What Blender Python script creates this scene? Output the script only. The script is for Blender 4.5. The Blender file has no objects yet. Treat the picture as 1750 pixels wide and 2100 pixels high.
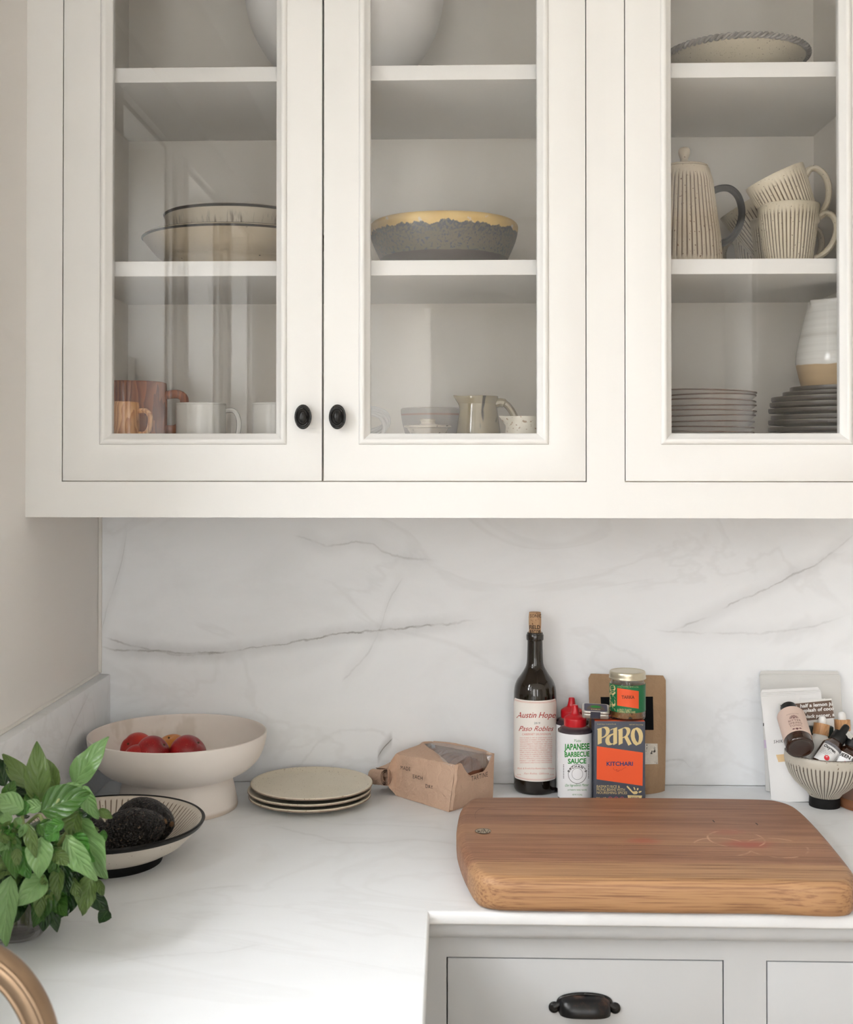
import bpy, bmesh, math, random
from math import pi, sin, cos, sqrt, atan2, radians
from mathutils import Vector, Matrix, noise
random.seed(7)
SC = bpy.context.scene
COL = SC.collection

# ------------------------------------------------------------------ camera
FPX = 2520.0
CAM = Vector((0.06609, -2.2566, 0.59968))
YAW, PITCH, ROLL = 0.02939, 0.01029, 0.0002
PPX, PPY = 848.451, 908.555
_f = Vector((-sin(YAW)*cos(PITCH), cos(YAW)*cos(PITCH), sin(PITCH)))
_r = Vector((cos(YAW), sin(YAW), 0))
_u = _r.cross(_f)
_r, _u = cos(ROLL)*_r + sin(ROLL)*_u, -sin(ROLL)*_r + cos(ROLL)*_u
cd = bpy.data.cameras.new('camera'); cam = bpy.data.objects.new('camera', cd); COL.objects.link(cam)
cam.matrix_world = Matrix(((_r.x, _u.x, -_f.x, CAM.x), (_r.y, _u.y, -_f.y, CAM.y), (_r.z, _u.z, -_f.z, CAM.z), (0, 0, 0, 1)))
cd.sensor_fit = 'HORIZONTAL'; cd.sensor_width = 36; cd.lens = FPX/1750*36
cd.shift_x = (875-PPX)/1750; cd.shift_y = -(1050-PPY)/1750
cd.clip_start = .05
cd.dof.use_dof = True; cd.dof.focus_distance = 2.05; cd.dof.aperture_fstop = 11.0
SC.camera = cam

# ------------------------------------------------------------------ sky and exposure
SC.view_settings.view_transform = 'Standard'
SC.view_settings.look = 'None'
SC.view_settings.gamma = 1
SC.view_settings.use_curve_mapping = False
SC.view_settings.exposure = EXPOSURE = 1.32
wd = bpy.data.worlds.new('sky'); SC.world = wd; wd.use_nodes = True
bg = wd.node_tree.nodes['Background']
bg.inputs[0].default_value = (0.96, 0.98, 1.0, 1)
# overcast sky: three times as bright overhead as at the horizon
_nt = wd.node_tree; _tc = _nt.nodes.new('ShaderNodeTexCoord'); _sp = _nt.nodes.new('ShaderNodeSeparateXYZ'); _nt.links.new(_tc.outputs['Generated'], _sp.inputs[0])
_ma = _nt.nodes.new('ShaderNodeMapRange'); _nt.links.new(_sp.outputs[2], _ma.inputs[0]); _ma.inputs[1].default_value = 0; _ma.inputs[2].default_value = 1; _ma.inputs[3].default_value = 5.0; _ma.inputs[4].default_value = 15.0
_nt.links.new(_ma.outputs[0], bg.inputs[1])
SC.cycles.use_denoising = True
SC.cycles.use_adaptive_sampling = True; SC.cycles.adaptive_threshold = .025; SC.cycles.adaptive_min_samples = 24
SC.cycles.max_bounces = 9; SC.cycles.diffuse_bounces = 5; SC.cycles.glossy_bounces = 3
SC.cycles.transmission_bounces = 8; SC.cycles.transparent_max_bounces = 16
SC.cycles.caustics_reflective = False; SC.cycles.caustics_refractive = False
SC.cycles.sample_clamp_indirect = 6

def portal(loc, rot, sx, sy):
    l = bpy.data.lights.new('sky_portal', 'AREA'); l.shape = 'RECTANGLE'; l.size = sx; l.size_y = sy
    l.cycles.is_portal = True
    o = bpy.data.objects.new('sky_portal', l); COL.objects.link(o); o.location = loc; o.rotation_euler = rot

# ------------------------------------------------------------------ pixel -> place in the room
def ray(px, py):
    return (_f + (px-PPX)/FPX*_r - (py-PPY)/FPX*_u)
def at(px, py, x=None, y=None, z=None):
    d = ray(px, py)
    t = (z-CAM.z)/d.z if z is not None else (y-CAM.y)/d.y if y is not None else (x-CAM.x)/d.x
    return CAM + t*d
def at_cyl(px, py, cx, cy, R):
    d = ray(px, py); ox, oy = CAM.x-cx, CAM.y-cy
    a = d.x*d.x+d.y*d.y; b = 2*(ox*d.x+oy*d.y); c = ox*ox+oy*oy-R*R
    q = b*b-4*a*c
    t = (-b-sqrt(max(q, 0)))/(2*a)
    return CAM + t*d
def ppm(y): return FPX/(y-CAM.y)

# ------------------------------------------------------------------ mesh builder
class MB:
    def __init__(s): s.v = []; s.f = []; s.g = {}; s.uv = {}; s.mi = []
    def add(s, vs, fs, m=0):
        o = len(s.v); s.v += [Vector(v) for v in vs]; s.f += [tuple(i+o for i in f) for f in fs]; s.mi += [m]*len(fs); return o
    def box(s, x0, x1, y0, y1, z0, z1, m=0):
        return s.add([(x0,y0,z0),(x1,y0,z0),(x1,y1,z0),(x0,y1,z0),(x0,y0,z1),(x1,y0,z1),(x1,y1,z1),(x0,y1,z1)],
              [(0,3,2,1),(4,5,6,7),(0,1,5,4),(1,2,6,5),(2,3,7,6),(3,0,4,7)], m)
    def xform(s, M, start=0):
        for i in range(start, len(s.v)): s.v[i] = M @ s.v[i]
        return s
    def lathe(s, prof, seg=48, ribs=0, depth=0, c=(0,0,0), wob=0, sx=1, sy=1, m=0):
        """prof: (r, z[, rib weight]) from the base up the outside and down the inside"""
        if ribs: seg = ribs*6
        G = [0, 0, 0, .55, 1, .55]
        o = len(s.v); rows = []
        for p in prof:
            r, z = p[0], p[1]; w = p[2] if len(p) > 2 else 0
            if r < 1e-6:
                s.v.append(Vector((c[0], c[1], c[2]+z))); rows.append((len(s.v)-1,)); continue
            row = []
            for k in range(seg):
                a = 2*pi*k/seg; g = w*G[k % 6] if ribs else 0
                rr = r*(1+wob*noise.noise((cos(a)*1.3+c[0]*9, sin(a)*1.3, z*4))) - depth*g
                s.v.append(Vector((c[0]+rr*cos(a)*sx, c[1]+rr*sin(a)*sy, c[2]+z)))
                if g > 0: s.g[len(s.v)-1] = g
                row.append(len(s.v)-1)
            rows.append(row)
        for a, b in zip(rows, rows[1:]):
            for k in range(seg):
                k2 = (k+1) % seg
                if len(a) == 1 and len(b) == 1: continue
                if len(a) == 1: s.f.append((a[0], b[k2], b[k]))
                elif len(b) == 1: s.f.append((a[k], a[k2], b[0]))
                else: s.f.append((a[k], a[k2], b[k2], b[k]))
                s.mi.append(m)
        return s
    def tube(s, pts, r, seg=12, flat=1.0, cap=True, m=0, closed=False):
        pts = [Vector(p) for p in pts]; n = len(pts)
        rs = r if isinstance(r, (list, tuple)) else [r]*n
        o = len(s.v); up = None
        for i, p in enumerate(pts):
            if closed: t = pts[(i+1) % n]-pts[i-1]
            else: t = pts[min(i+1, n-1)]-pts[max(i-1, 0)]
            t.normalize()
            if up is None:
                up = Vector((0,0,1)) if abs(t.z) < .9 else Vector((1,0,0))
            x = up - up.dot(t)*t; x.normalize(); y = t.cross(x); up = x
            for k in range(seg):
                a = 2*pi*k/seg; s.v.append(p + rs[i]*(cos(a)*x + flat*sin(a)*y))
        rng = n if closed else n-1
        for i in range(rng):
            for k in range(seg):
                k2 = (k+1) % seg; i2 = (i+1) % n
                s.f.append((o+i*seg+k, o+i*seg+k2, o+i2*seg+k2, o+i2*seg+k)); s.mi.append(m)
        if cap and not closed:
            s.f.append(tuple(o+k for k in range(seg))[::-1]); s.f.append(tuple(o+(n-1)*seg+k for k in range(seg))); s.mi += [m, m]
        return s
    def prism(s, poly, z0, z1, m=0):
        n = len(poly)
        vs = [(p[0], p[1], z0) for p in poly]+[(p[0], p[1], z1) for p in poly]
        return s.add(vs, [tuple(range(n))[::-1], tuple(range(n, 2*n))]+[(i, (i+1) % n, n+(i+1) % n, n+i) for i in range(n)], m)
    def grid(s, fn, nu, nv, m=0, uv=False):
        o = len(s.v)
        for i in range(nu+1):
            for j in range(nv+1):
                s.v.append(Vector(fn(i/nu, j/nv)))
                if uv: s.uv[len(s.v)-1] = (i/nu, j/nv)
        for i in range(nu):
            for j in range(nv):
                a = o+i*(nv+1)+j; s.f.append((a, a+nv+1, a+nv+2, a+1)); s.mi.append(m)
        return s
    def disc(s, c, r, n=24, m=0):
        return s.add([(c[0]+r*cos(2*pi*k/n), c[1]+r*sin(2*pi*k/n), c[2]) for k in range(n)], [tuple(range(n))], m)

def crom(P, n=6):
    """smooth polyline through the points P"""
    out = []
    for i in range(len(P)-1):
        a, b, c, d = P[max(i-1, 0)], P[i], P[i+1], P[min(i+2, len(P)-1)]
        for k in range(n):
            t = k/n
            out.append(tuple(.5*(2*b[j]+(c[j]-a[j])*t+(2*a[j]-5*b[j]+4*c[j]-d[j])*t*t+(3*b[j]-a[j]-3*c[j]+d[j])*t**3) for j in range(len(b))))
    out.append(tuple(P[-1])); return out

def wloc(o):
    p = Vector((0,0,0)); 
    while o: p = p + o.location; o = o.parent
    return p

def obj(name, mb, mat, parent=None, smooth=True, world=False, recalc=True, bevel=0, angle=35, merge=False):
    me = bpy.data.meshes.new(name)
    off = wloc(parent) if (world and parent) else Vector((0,0,0))
    me.from_pydata([tuple(v-off) for v in mb.v], [], mb.f)
    for mm in (mat if isinstance(mat, (list, tuple)) else [mat]): me.materials.append(mm)
    if len(me.polygons) == len(mb.mi) and any(mb.mi): me.polygons.foreach_set('material_index', mb.mi)
    if mb.g:
        at_ = me.attributes.new('groove', 'FLOAT', 'POINT')
        at_.data.foreach_set('value', [mb.g.get(i, 0.0) for i in range(len(mb.v))])
    if mb.uv:
        ul = me.uv_layers.new(name='uv')
        for l in me.loops: ul.data[l.index].uv = mb.uv.get(l.vertex_index, (0, 0))
    if recalc or bevel or merge:
        bm = bmesh.new(); bm.from_mesh(me)
        if merge: bmesh.ops.remove_doubles(bm, verts=bm.verts, dist=1e-5)
        if recalc: bmesh.ops.recalc_face_normals(bm, faces=bm.faces)
        if bevel: bmesh.ops.bevel(bm, geom=[e for e in bm.edges if len(e.link_faces) == 2 and e.calc_face_angle(0) > .5], offset=bevel, segments=2, profile=.6, affect='EDGES', clamp_overlap=True)
        bm.to_mesh(me); bm.free()
    if smooth:
        me.shade_smooth(); me.set_sharp_from_angle(angle=radians(angle))
    o = bpy.data.objects.new(name, me); COL.objects.link(o)
    if parent: o.parent = parent
    return o
def thing(name, label, cat, loc=(0,0,0), rz=0, group=None):
    o = bpy.data.objects.new(name, None); COL.objects.link(o); o.empty_display_size = .02
    o.location = loc; o.rotation_euler = (0,0,rz); return tag(o, label, cat, group)
def tag(o, label, cat, group=None):
    o['label'] = label; o['category'] = cat
    if group: o['group'] = group
    return o
def struct(name, mb, mat, parent=None, **k):
    o = obj(name, mb, mat, parent, **k)
    if parent is None: o['kind'] = 'structure'
    return o
def dup(root, loc, rot, label, group=None):
    r = root.copy(); COL.objects.link(r); r.location = loc; r.rotation_euler = rot; r['label'] = label
    if group: r['group'] = group
    for ch in list(root.children):
        c = ch.copy(); COL.objects.link(c); c.parent = r
        for g in list(ch.children):
            d = g.copy(); COL.objects.link(d); d.parent = c
    return r

# ------------------------------------------------------------------ materials
class NT:
    def __init__(s, name):
        s.m = bpy.data.materials.new(name); s.m.use_nodes = True; s.t = s.m.node_tree; s.b = s.t.nodes['Principled BSDF']; s._tc = None
    def n(s, typ, **k):
        nd = s.t.nodes.new(typ)
        for a, v in k.items(): setattr(nd, a, v)
        return nd
    def l(s, a, b): s.t.links.new(a, b)
    def inp(s, nd, i, v):
        if hasattr(v, 'is_linked') or isinstance(v, bpy.types.NodeSocket): s.l(v, nd.inputs[i])
        else: nd.inputs[i].default_value = v
    def co(s):
        if not s._tc: s._tc = s.n('ShaderNodeTexCoord')
        return s._tc.outputs['Object']
    def math(s, op, a, b=0, c=0, clamp=False):
        nd = s.n('ShaderNodeMath', operation=op, use_clamp=clamp)
        for i, v in enumerate((a, b, c)): s.inp(nd, i, v)
        return nd.outputs[0]
    def map(s, v, sc=(1,1,1), loc=(0,0,0), rot=(0,0,0)):
        nd = s.n('ShaderNodeMapping'); s.l(v, nd.inputs[0]); nd.inputs['Scale'].default_value = sc; nd.inputs['Location'].default_value = loc; nd.inputs['Rotation'].default_value = rot
        return nd.outputs[0]
    def noise(s, scale, detail=3, rough=.5, v=None, dist=0):
        nd = s.n('ShaderNodeTexNoise'); s.l(v or s.co(), nd.inputs['Vector'])
        nd.inputs['Scale'].default_value = scale; nd.inputs['Detail'].default_value = detail; nd.inputs['Roughness'].default_value = rough; nd.inputs['Distortion'].default_value = dist
        return nd.outputs['Fac']
    def ramp(s, v, a, b, lo=0., hi=1.):
        nd = s.n('ShaderNodeMapRange', interpolation_type='SMOOTHSTEP'); s.inp(nd, 0, v)
        for i, q in enumerate((a, b, lo, hi)): s.inp(nd, i+1, q)
        return nd.outputs[0]
    def mix(s, f, a, b):
        nd = s.n('ShaderNodeMix', data_type='RGBA'); s.inp(nd, 0, f)
        for i, v in ((6, a), (7, b)):
            if isinstance(v, (tuple, list)): v = tuple(v)+(1,)*(4-len(v))
            s.inp(nd, i, v)
        return nd.outputs[2]
    def xyz(s, v=None):
        nd = s.n('ShaderNodeSeparateXYZ'); s.l(v or s.co(), nd.inputs[0]); return nd.outputs
    def bump(s, h, strength=.3, dist=.002):
        nd = s.n('ShaderNodeBump'); s.l(h, nd.inputs['Height']); nd.inputs['Strength'].default_value = strength; nd.inputs['Distance'].default_value = dist
        s.l(nd.outputs[0], s.b.inputs['Normal'])
    def col(s, c):
        if isinstance(c, (tuple, list)): s.b.inputs['Base Color'].default_value = tuple(c)+(1,)
        else: s.l(c, s.b.inputs['Base Color'])
    def set(s, **k):
        nm = dict(rough='Roughness', metal='Metallic', spec='Specular IOR Level', coat='Coat Weight', coatr='Coat Roughness', trans='Transmission Weight', ior='IOR', sss='Subsurface Weight', sheen='Sheen Weight')
        for a, v in k.items(): s.inp(s.b, nm[a], v)
        return s
def srgb(r, g, b):
    f = lambda c: (c/255/12.92) if c/255 <= .04045 else ((c/255+.055)/1.055)**2.4
    return (f(r), f(g), f(b))
def mixc(a, b, t): return tuple(x+(y-x)*t for x, y in zip(a, b))
def plain(name, c, rough=.5, spec=.5, metal=0, var=.06, vscale=30, bump=0, bscale=200, coat=0, bdist=.001):
    t = NT(name); n = t.noise(vscale, 4)
    t.col(t.mix(n, mixc(c, (0,0,0), var), tuple(min(.95, q*(1+var)) for q in c)))
    t.set(rough=rough, spec=spec, metal=metal, coat=coat)
    if bump: t.bump(t.noise(bscale, 3), bump, bdist)
    return t.m
def ceramic(name, c, speck=None, sscale=260, dens=.68, rough=.45, groove=None, glo=.35, bands=(), spec=.5, bump=.15, mott=.1, mscale=18):
    """bands: (height, colour, ragged edge) - colour above that height"""
    t = NT(name); base = t.mix(t.noise(mscale, 4), mixc(c, (0,0,0), mott), mixc(c, (1,1,1), mott*.6))
    z = t.xyz()[2]
    for z0, bc, jag in bands:
        zz = t.math('ADD', z, t.math('MULTIPLY', t.math('SUBTRACT', t.noise(55, 4, .65), .5), jag))
        base = t.mix(t.ramp(zz, z0-.0012, z0+.0012), base, bc if not isinstance(bc, tuple) else t.mix(t.noise(40, 4), mixc(bc, (0,0,0), .12), mixc(bc, (1,1,1), .08)))
    if speck is not None: base = t.mix(t.ramp(t.noise(sscale, 2), dens, dens+.05), base, speck)
    if groove is not None:
        a = t.n('ShaderNodeAttribute', attribute_name='groove')
        base = t.mix(t.ramp(a.outputs['Fac'], glo, .95), base, groove)
    t.col(base); t.set(rough=rough, spec=spec)
    if bump: t.bump(t.noise(120, 3), bump, .0008)
    return t.m
def thin_glass(name, tint=(1,1,1), ior=1.5, rough=0.0):
    t = NT(name); tr = t.n('ShaderNodeBsdfTransparent'); tr.inputs[0].default_value = tint+(1,)
    gl = t.n('ShaderNodeBsdfGlossy'); gl.inputs['Roughness'].default_value = rough
    fr = t.n('ShaderNodeFresnel'); ge = t.n('ShaderNodeNewGeometry')
    t.l(t.math('ADD', ior, t.math('MULTIPLY', ge.outputs['Backfacing'], 1/ior-ior)), fr.inputs[0])
    mx = t.n('ShaderNodeMixShader'); t.l(fr.outputs[0], mx.inputs[0]); t.l(tr.outputs[0], mx.inputs[1]); t.l(gl.outputs[0], mx.inputs[2])
    t.l(mx.outputs[0], t.t.nodes['Material Output'].inputs[0]); return t.m

WHITE = (.775, .765, .742)
m_paint = plain('cabinet_paint', WHITE, rough=.42, spec=.4, var=.015, vscale=3, bump=.03, bscale=90)
m_wall = plain('wall_paint', (.80, .775, .745), rough=.8, spec=.25, var=.02, vscale=2, bump=.08, bscale=160)
m_ceil = plain('ceiling_paint', (.86, .86, .85), rough=.9, var=.01, vscale=2)
m_caulk = plain('caulk', (.80, .775, .735), rough=.5, var=.03)
m_floor = None
m_glass = thin_glass('pane_glass', ior=1.56)
m_bronze = plain('oil_rubbed_bronze', (.011, .0105, .010), rough=.24, spec=.35, metal=.0, var=.5, vscale=60, coat=.0)
m_dark = plain('shadow_gap_board', (.05, .045, .04), rough=.8)
m_bronze2 = None
def _worn():
    t = NT('worn_bronze'); n = t.noise(45, 5, .6)
    t.col(t.mix(t.ramp(n, .5, .72), (.007, .007, .0075), (.08, .045, .034))); t.set(rough=.28, spec=.4, metal=.1)
    t.bump(t.noise(120, 3), .15, .001); return t.m
m_bronze2 = _worn()

def marble(name, axes, veins, cloud=.5, base=(.90,.915,.935), warm=(.70,.66,.60)):
    """axes: which coordinates run along / across; veins: (points along-across, half width, strength, wander)"""
    t = NT(name); X = t.xyz(); a, b = X[axes[0]], X[axes[1]]
    n1 = t.noise(3.2, 6, .6, t.map(t.co(), (1, 1.6, 1.8)), .6); n2 = t.noise(1.3, 4, .55)
    c = t.mix(t.math('MULTIPLY', t.ramp(n1, .42, .72), .30*cloud), base, (.60, .60, .60))
    c = t.mix(t.math('MULTIPLY', t.ramp(n2, .5, .75), .35*cloud), c, warm)
    rid = t.math('ABSOLUTE', t.math('SUBTRACT', t.noise(2.1, 5, .55, t.map(t.co(), (.8, 1.8, 2.0), (3.1, 1.7, .4)), 1.2), .5))
    c = t.mix(t.math('MULTIPLY', t.ramp(rid, 0, .03, 1, 0), .16*cloud), c, (.45, .43, .41))
    wn = t.math('SUBTRACT', t.noise(9, 6, .62), .5); wb = t.noise(14, 4, .6); wf = t.math('SUBTRACT', t.noise(60, 4, .6), .5)
    for pts, hw, st, amp in veins:
        x0, x1 = pts[0][0], pts[-1][0]; zs = [p[1] for p in pts]; z0, z1 = min(zs)-.02, max(zs)+.02
        fc = t.n('ShaderNodeFloatCurve'); cv = fc.mapping.curves[0]
        P = [((p[0]-x0)/(x1-x0), (p[1]-z0)/(z1-z0)) for p in pts]
        cv.points[0].location = P[0]; cv.points[1].location = P[-1]
        for p in P[1:-1]: cv.points.new(*p)
        fc.mapping.update()
        u = t.math('DIVIDE', t.math('SUBTRACT', a, x0), x1-x0)
        t.l(u, fc.inputs['Value'])
        zz = t.math('ADD', t.math('MULTIPLY', fc.outputs[0], z1-z0), z0)
        d = t.math('ABSOLUTE', t.math('SUBTRACT', t.math('ADD', b, t.math('ADD', t.math('MULTIPLY', wn, amp), t.math('MULTIPLY', wf, amp*.18))), zz))
        ends = t.math('MULTIPLY', t.ramp(u, -.02, .10), t.ramp(u, .85, 1.02, 1, 0))
        core = t.math('MULTIPLY', t.ramp(d, 0, hw, 1, 0), t.ramp(wb, .30, .62))
        halo = t.math('MULTIPLY', t.ramp(d, 0, hw*9, 1, 0), .35)
        f = t.math('MULTIPLY', t.math('MULTIPLY', t.math('ADD', core, halo), ends), st, clamp=True)
        c = t.mix(f, c, (.27, .26, .25))
    t.col(c); t.set(rough=.42, spec=.4); t.bump(t.noise(30, 4), .02, .001)
    return t.m
def vp(pts, y=None, z=None):
    out = []
    for p in pts:
        q = at(p[0], p[1], y=y, z=z); out.append((q.x, q.z) if y is not None else (q.x, q.y))
    return out
m_splash = marble('backsplash_marble', (0, 2), [
    (vp([(200,1322),(260,1335),(340,1336),(420,1338),(520,1330),(620,1312),(720,1300),(870,1284),(985,1266)], y=0), .0028, .62, .03),
    (vp([(215,1305),(290,1330),(380,1342),(470,1334)], y=0), .003, .4, .03),
    (vp([(600,1098),(640,1106),(680,1118),(740,1112),(800,1135),(900,1150)], y=0), .003, .28, .03),
    (vp([(205,1300),(222,1240),(238,1195),(250,1150),(262,1080)], y=0), .006, .22, .04),
    (vp([(1380,1290),(1470,1254),(1540,1222),(1600,1190),(1680,1150),(1760,1090)], y=0), .003, .35, .03),
    (vp([(1340,1290),(1440,1296),(1560,1300),(1680,1280),(1760,1250)], y=0), .003, .2, .03),
    (vp([(560,1590),(620,1560),(660,1520),(720,1500),(790,1505),(830,1530)], y=0), .006, .09, .05),
    (vp([(774,1556),(784,1538),(796,1524),(806,1514)], y=0), .0022, 1.2, .006),
    (vp([(1340,1570),(1400,1560),(1420,1575),(1450,1560)], y=0), .003, .3, .02),
    (vp([(700,1400),(780,1290),(800,1230),(830,1180)], y=0), .004, .18, .04)], cloud=.55)
m_counter = marble('counter_marble', (0, 1), [
    (vp([(540,1690),(640,1712),(740,1730),(850,1722),(960,1745)], z=0), .007, .12, .04),
    (vp([(600,1665),(700,1690),(820,1695),(930,1700)], z=0), .008, .08, .05),
    (vp([(240,1850),(330,1840),(420,1822),(520,1815)], z=0), .006, .10, .05),
    (vp([(180,1985),(300,1960),(420,1955),(560,1930)], z=0), .004, .12, .05),
    (vp([(1200,1870),(1330,1880),(1500,1885),(1700,1878)], z=0), .006, .35, .03)], cloud=.45, base=(.82,.84,.86))
m_side = marble('side_splash_marble', (1, 2), [
    ([(-.42,.02),(-.30,.10),(-.22,.15),(-.12,.19)], .004, .2, .03)], cloud=.6)

# ------------------------------------------------------------------ lettering
def text_flat(s, bold=0, shear=0, res=3, spacing=1):
    cu = bpy.data.curves.new('lettering', 'FONT'); cu.body = s; cu.size = 1; cu.shear = shear; cu.offset = bold; cu.resolution_u = res; cu.space_character = spacing
    o = bpy.data.objects.new('lettering', cu); COL.objects.link(o)
    dg = bpy.context.evaluated_depsgraph_get(); me = o.evaluated_get(dg).to_mesh()
    vs = [v.co.copy() for v in me.vertices]; fs = [tuple(p.vertices) for p in me.polygons]
    o.evaluated_get(dg).to_mesh_clear(); bpy.data.objects.remove(o); bpy.data.curves.remove(cu)
    return vs, fs
CAPH = None
def write(mb, s, x0, yb, h, fn, x1=None, slope=0, bold=0, shear=0, align='L', spacing=1, m=0, res=3, arch=None, rot=0):
    """lay one line: left x0, baseline yb, capital height h, in the sheet's own units (y downward); fn maps the sheet onto its surface"""
    global CAPH
    if CAPH is None:
        vs, _ = text_flat('H'); CAPH = max(v.y for v in vs)
    vs, fs = text_flat(s, bold, shear, res, spacing)
    if not vs: return
    k = h/CAPH; xmin = min(v.x for v in vs); w = (max(v.x for v in vs)-xmin)*k
    kx = k*((x1-x0)/w) if x1 is not None else k
    if x1 is not None: w = x1-x0
    off = 0 if align == 'L' else -w/2 if align == 'C' else -w
    out = []
    for v in vs:
        X = (v.x-xmin)*kx+off; Y = v.y*k
        if arch: Y += arch*(1-((X-off)/w*2-1)**2)
        Xr, Yr = X*cos(rot)-Y*sin(rot), X*sin(rot)+Y*cos(rot)
        out.append(fn(x0+Xr, yb-Yr+slope*Xr))
    mb.add(out, fs, m)
def shape(mb, loops, fn, m=0):
    """closed outlines, inner ones become holes"""
    cu = bpy.data.curves.new('outline', 'CURVE'); cu.dimensions = '2D'; cu.fill_mode = 'BOTH'
    for lp in loops:
        sp = cu.splines.new('POLY'); sp.points.add(len(lp)-1); sp.use_cyclic_u = True
        for p, q in zip(sp.points, lp): p.co = (q[0], -q[1], 0, 1)
    o = bpy.data.objects.new('outline', cu); COL.objects.link(o)
    dg = bpy.context.evaluated_depsgraph_get(); me = o.evaluated_get(dg).to_mesh()
    vs = [fn(v.co.x, -v.co.y) for v in me.vertices]; fs = [tuple(p.vertices) for p in me.polygons]
    o.evaluated_get(dg).to_mesh_clear(); bpy.data.objects.remove(o); bpy.data.curves.remove(cu)
    mb.add(vs, fs, m)
def circ(cx, cy, r, n=28, ry=None): return [(cx+r*cos(2*pi*k/n), cy+(ry or r)*sin(2*pi*k/n)) for k in range(n)]
def stroke(pts, w):
    P = [Vector((p[0], p[1])) for p in pts]; L = []; R = []
    for i in range(len(P)):
        t = P[min(i+1, len(P)-1)]-P[max(i-1, 0)]; t.normalize(); n = Vector((-t.y, t.x))*w/2
        L.append(P[i]+n); R.append(P[i]-n)
    return [tuple(p) for p in L+R[::-1]]
def on_plane(y): return lambda px, py: at(px, py, y=y)
def on_cyl(cx, cy, R): return lambda px, py: at_cyl(px, py, cx, cy, R)
def ink(name, c, rough=.6): return plain(name, c, rough=rough, spec=.3, var=.03, vscale=200)
# ================================================================== THE ROOM
XL, CF = -.5823, -.396           # left wall plane, cabinet front plane
ZF, ZC = -.93, 1.78              # floor, ceiling
XR, YB = 3.3, -4.6
WIN = [(-1.283, -.865), (-1.85, -1.444), (-2.414, -2.024)]
WZ0, WZ1 = .36, 1.306
WT = .13
BX2 = (.74, 1.10, -.20, 1.55)           # unseen window added in the wall behind the camera as fill light
FD = (-4.58, -3.22, -.90, 1.74)         # unseen double door added down the left wall to let in more light
BW = (-.57, -.275, -.86, 1.72)            # unseen glazed door added behind the camera for frontal light
b = MB()
ys = [YB-.2] + [q for w in sorted(WIN) for q in w] + [.2]
ys[0] = -3.0
b.box(XL-WT, XL, -3.0, .2, ZF, WZ0); b.box(XL-WT, XL, -3.0, .2, WZ1, ZC)
for i in range(0, len(ys), 2): b.box(XL-WT, XL, ys[i], ys[i+1], WZ0, WZ1)
b.box(XL-WT, XL, FD[1], -3.0, ZF, ZC); b.box(XL-WT, XL, YB-.2, FD[0], ZF, ZC); b.box(XL-WT, XL, FD[0], FD[1], ZF, FD[2]); b.box(XL-WT, XL, FD[0], FD[1], FD[3], ZC)
struct('wall_left', b, m_wall, smooth=False)
b = MB(); b.box(XL, XR+.2, .02, .2, ZF, ZC); struct('wall_back', b, m_wall, smooth=False)
b = MB(); b.box(XL, BW[0], YB-.2, YB, ZF, ZC); b.box(BW[1], BX2[0], YB-.2, YB, ZF, ZC); b.box(BX2[1], XR, YB-.2, YB, ZF, ZC)
for q in (BW, BX2): b.box(q[0], q[1], YB-.2, YB, ZF, q[2]); b.box(q[0], q[1], YB-.2, YB, q[3], ZC)
struct('wall_front', b, m_wall, smooth=False)
b = MB(); b.box(XR, XR+.16, YB-.2, .02, ZF, ZC); struct('wall_right', b, m_wall, smooth=False)
b = MB(); b.box(XL-.2, XR+.2, YB-.2, .2, ZC, ZC+.1); struct('ceiling', b, m_ceil, smooth=False)
def _floor():
    t = NT('oak_floor'); X = t.map(t.co(), (1, 14, 1)); t.col(t.mix(t.noise(4, 6, .6, X), (.44,.34,.24), (.58,.47,.35))); t.set(rough=.4); return t.m
b = MB(); b.box(XL-.2, XR+.2, YB-.2, .2, ZF-.1, ZF); fl = struct('floor', b, _floor(), smooth=False)
m_out = plain('pale_gravel', (.34,.32,.29), rough=.9)
b = MB(); b.box(-30, -1.5, -30, 26, ZF-1.1, ZF-.9); b.box(4.6, 34, -30, 26, ZF-1.1, ZF-.9); struct('ground', b, m_out, smooth=False)

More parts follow.
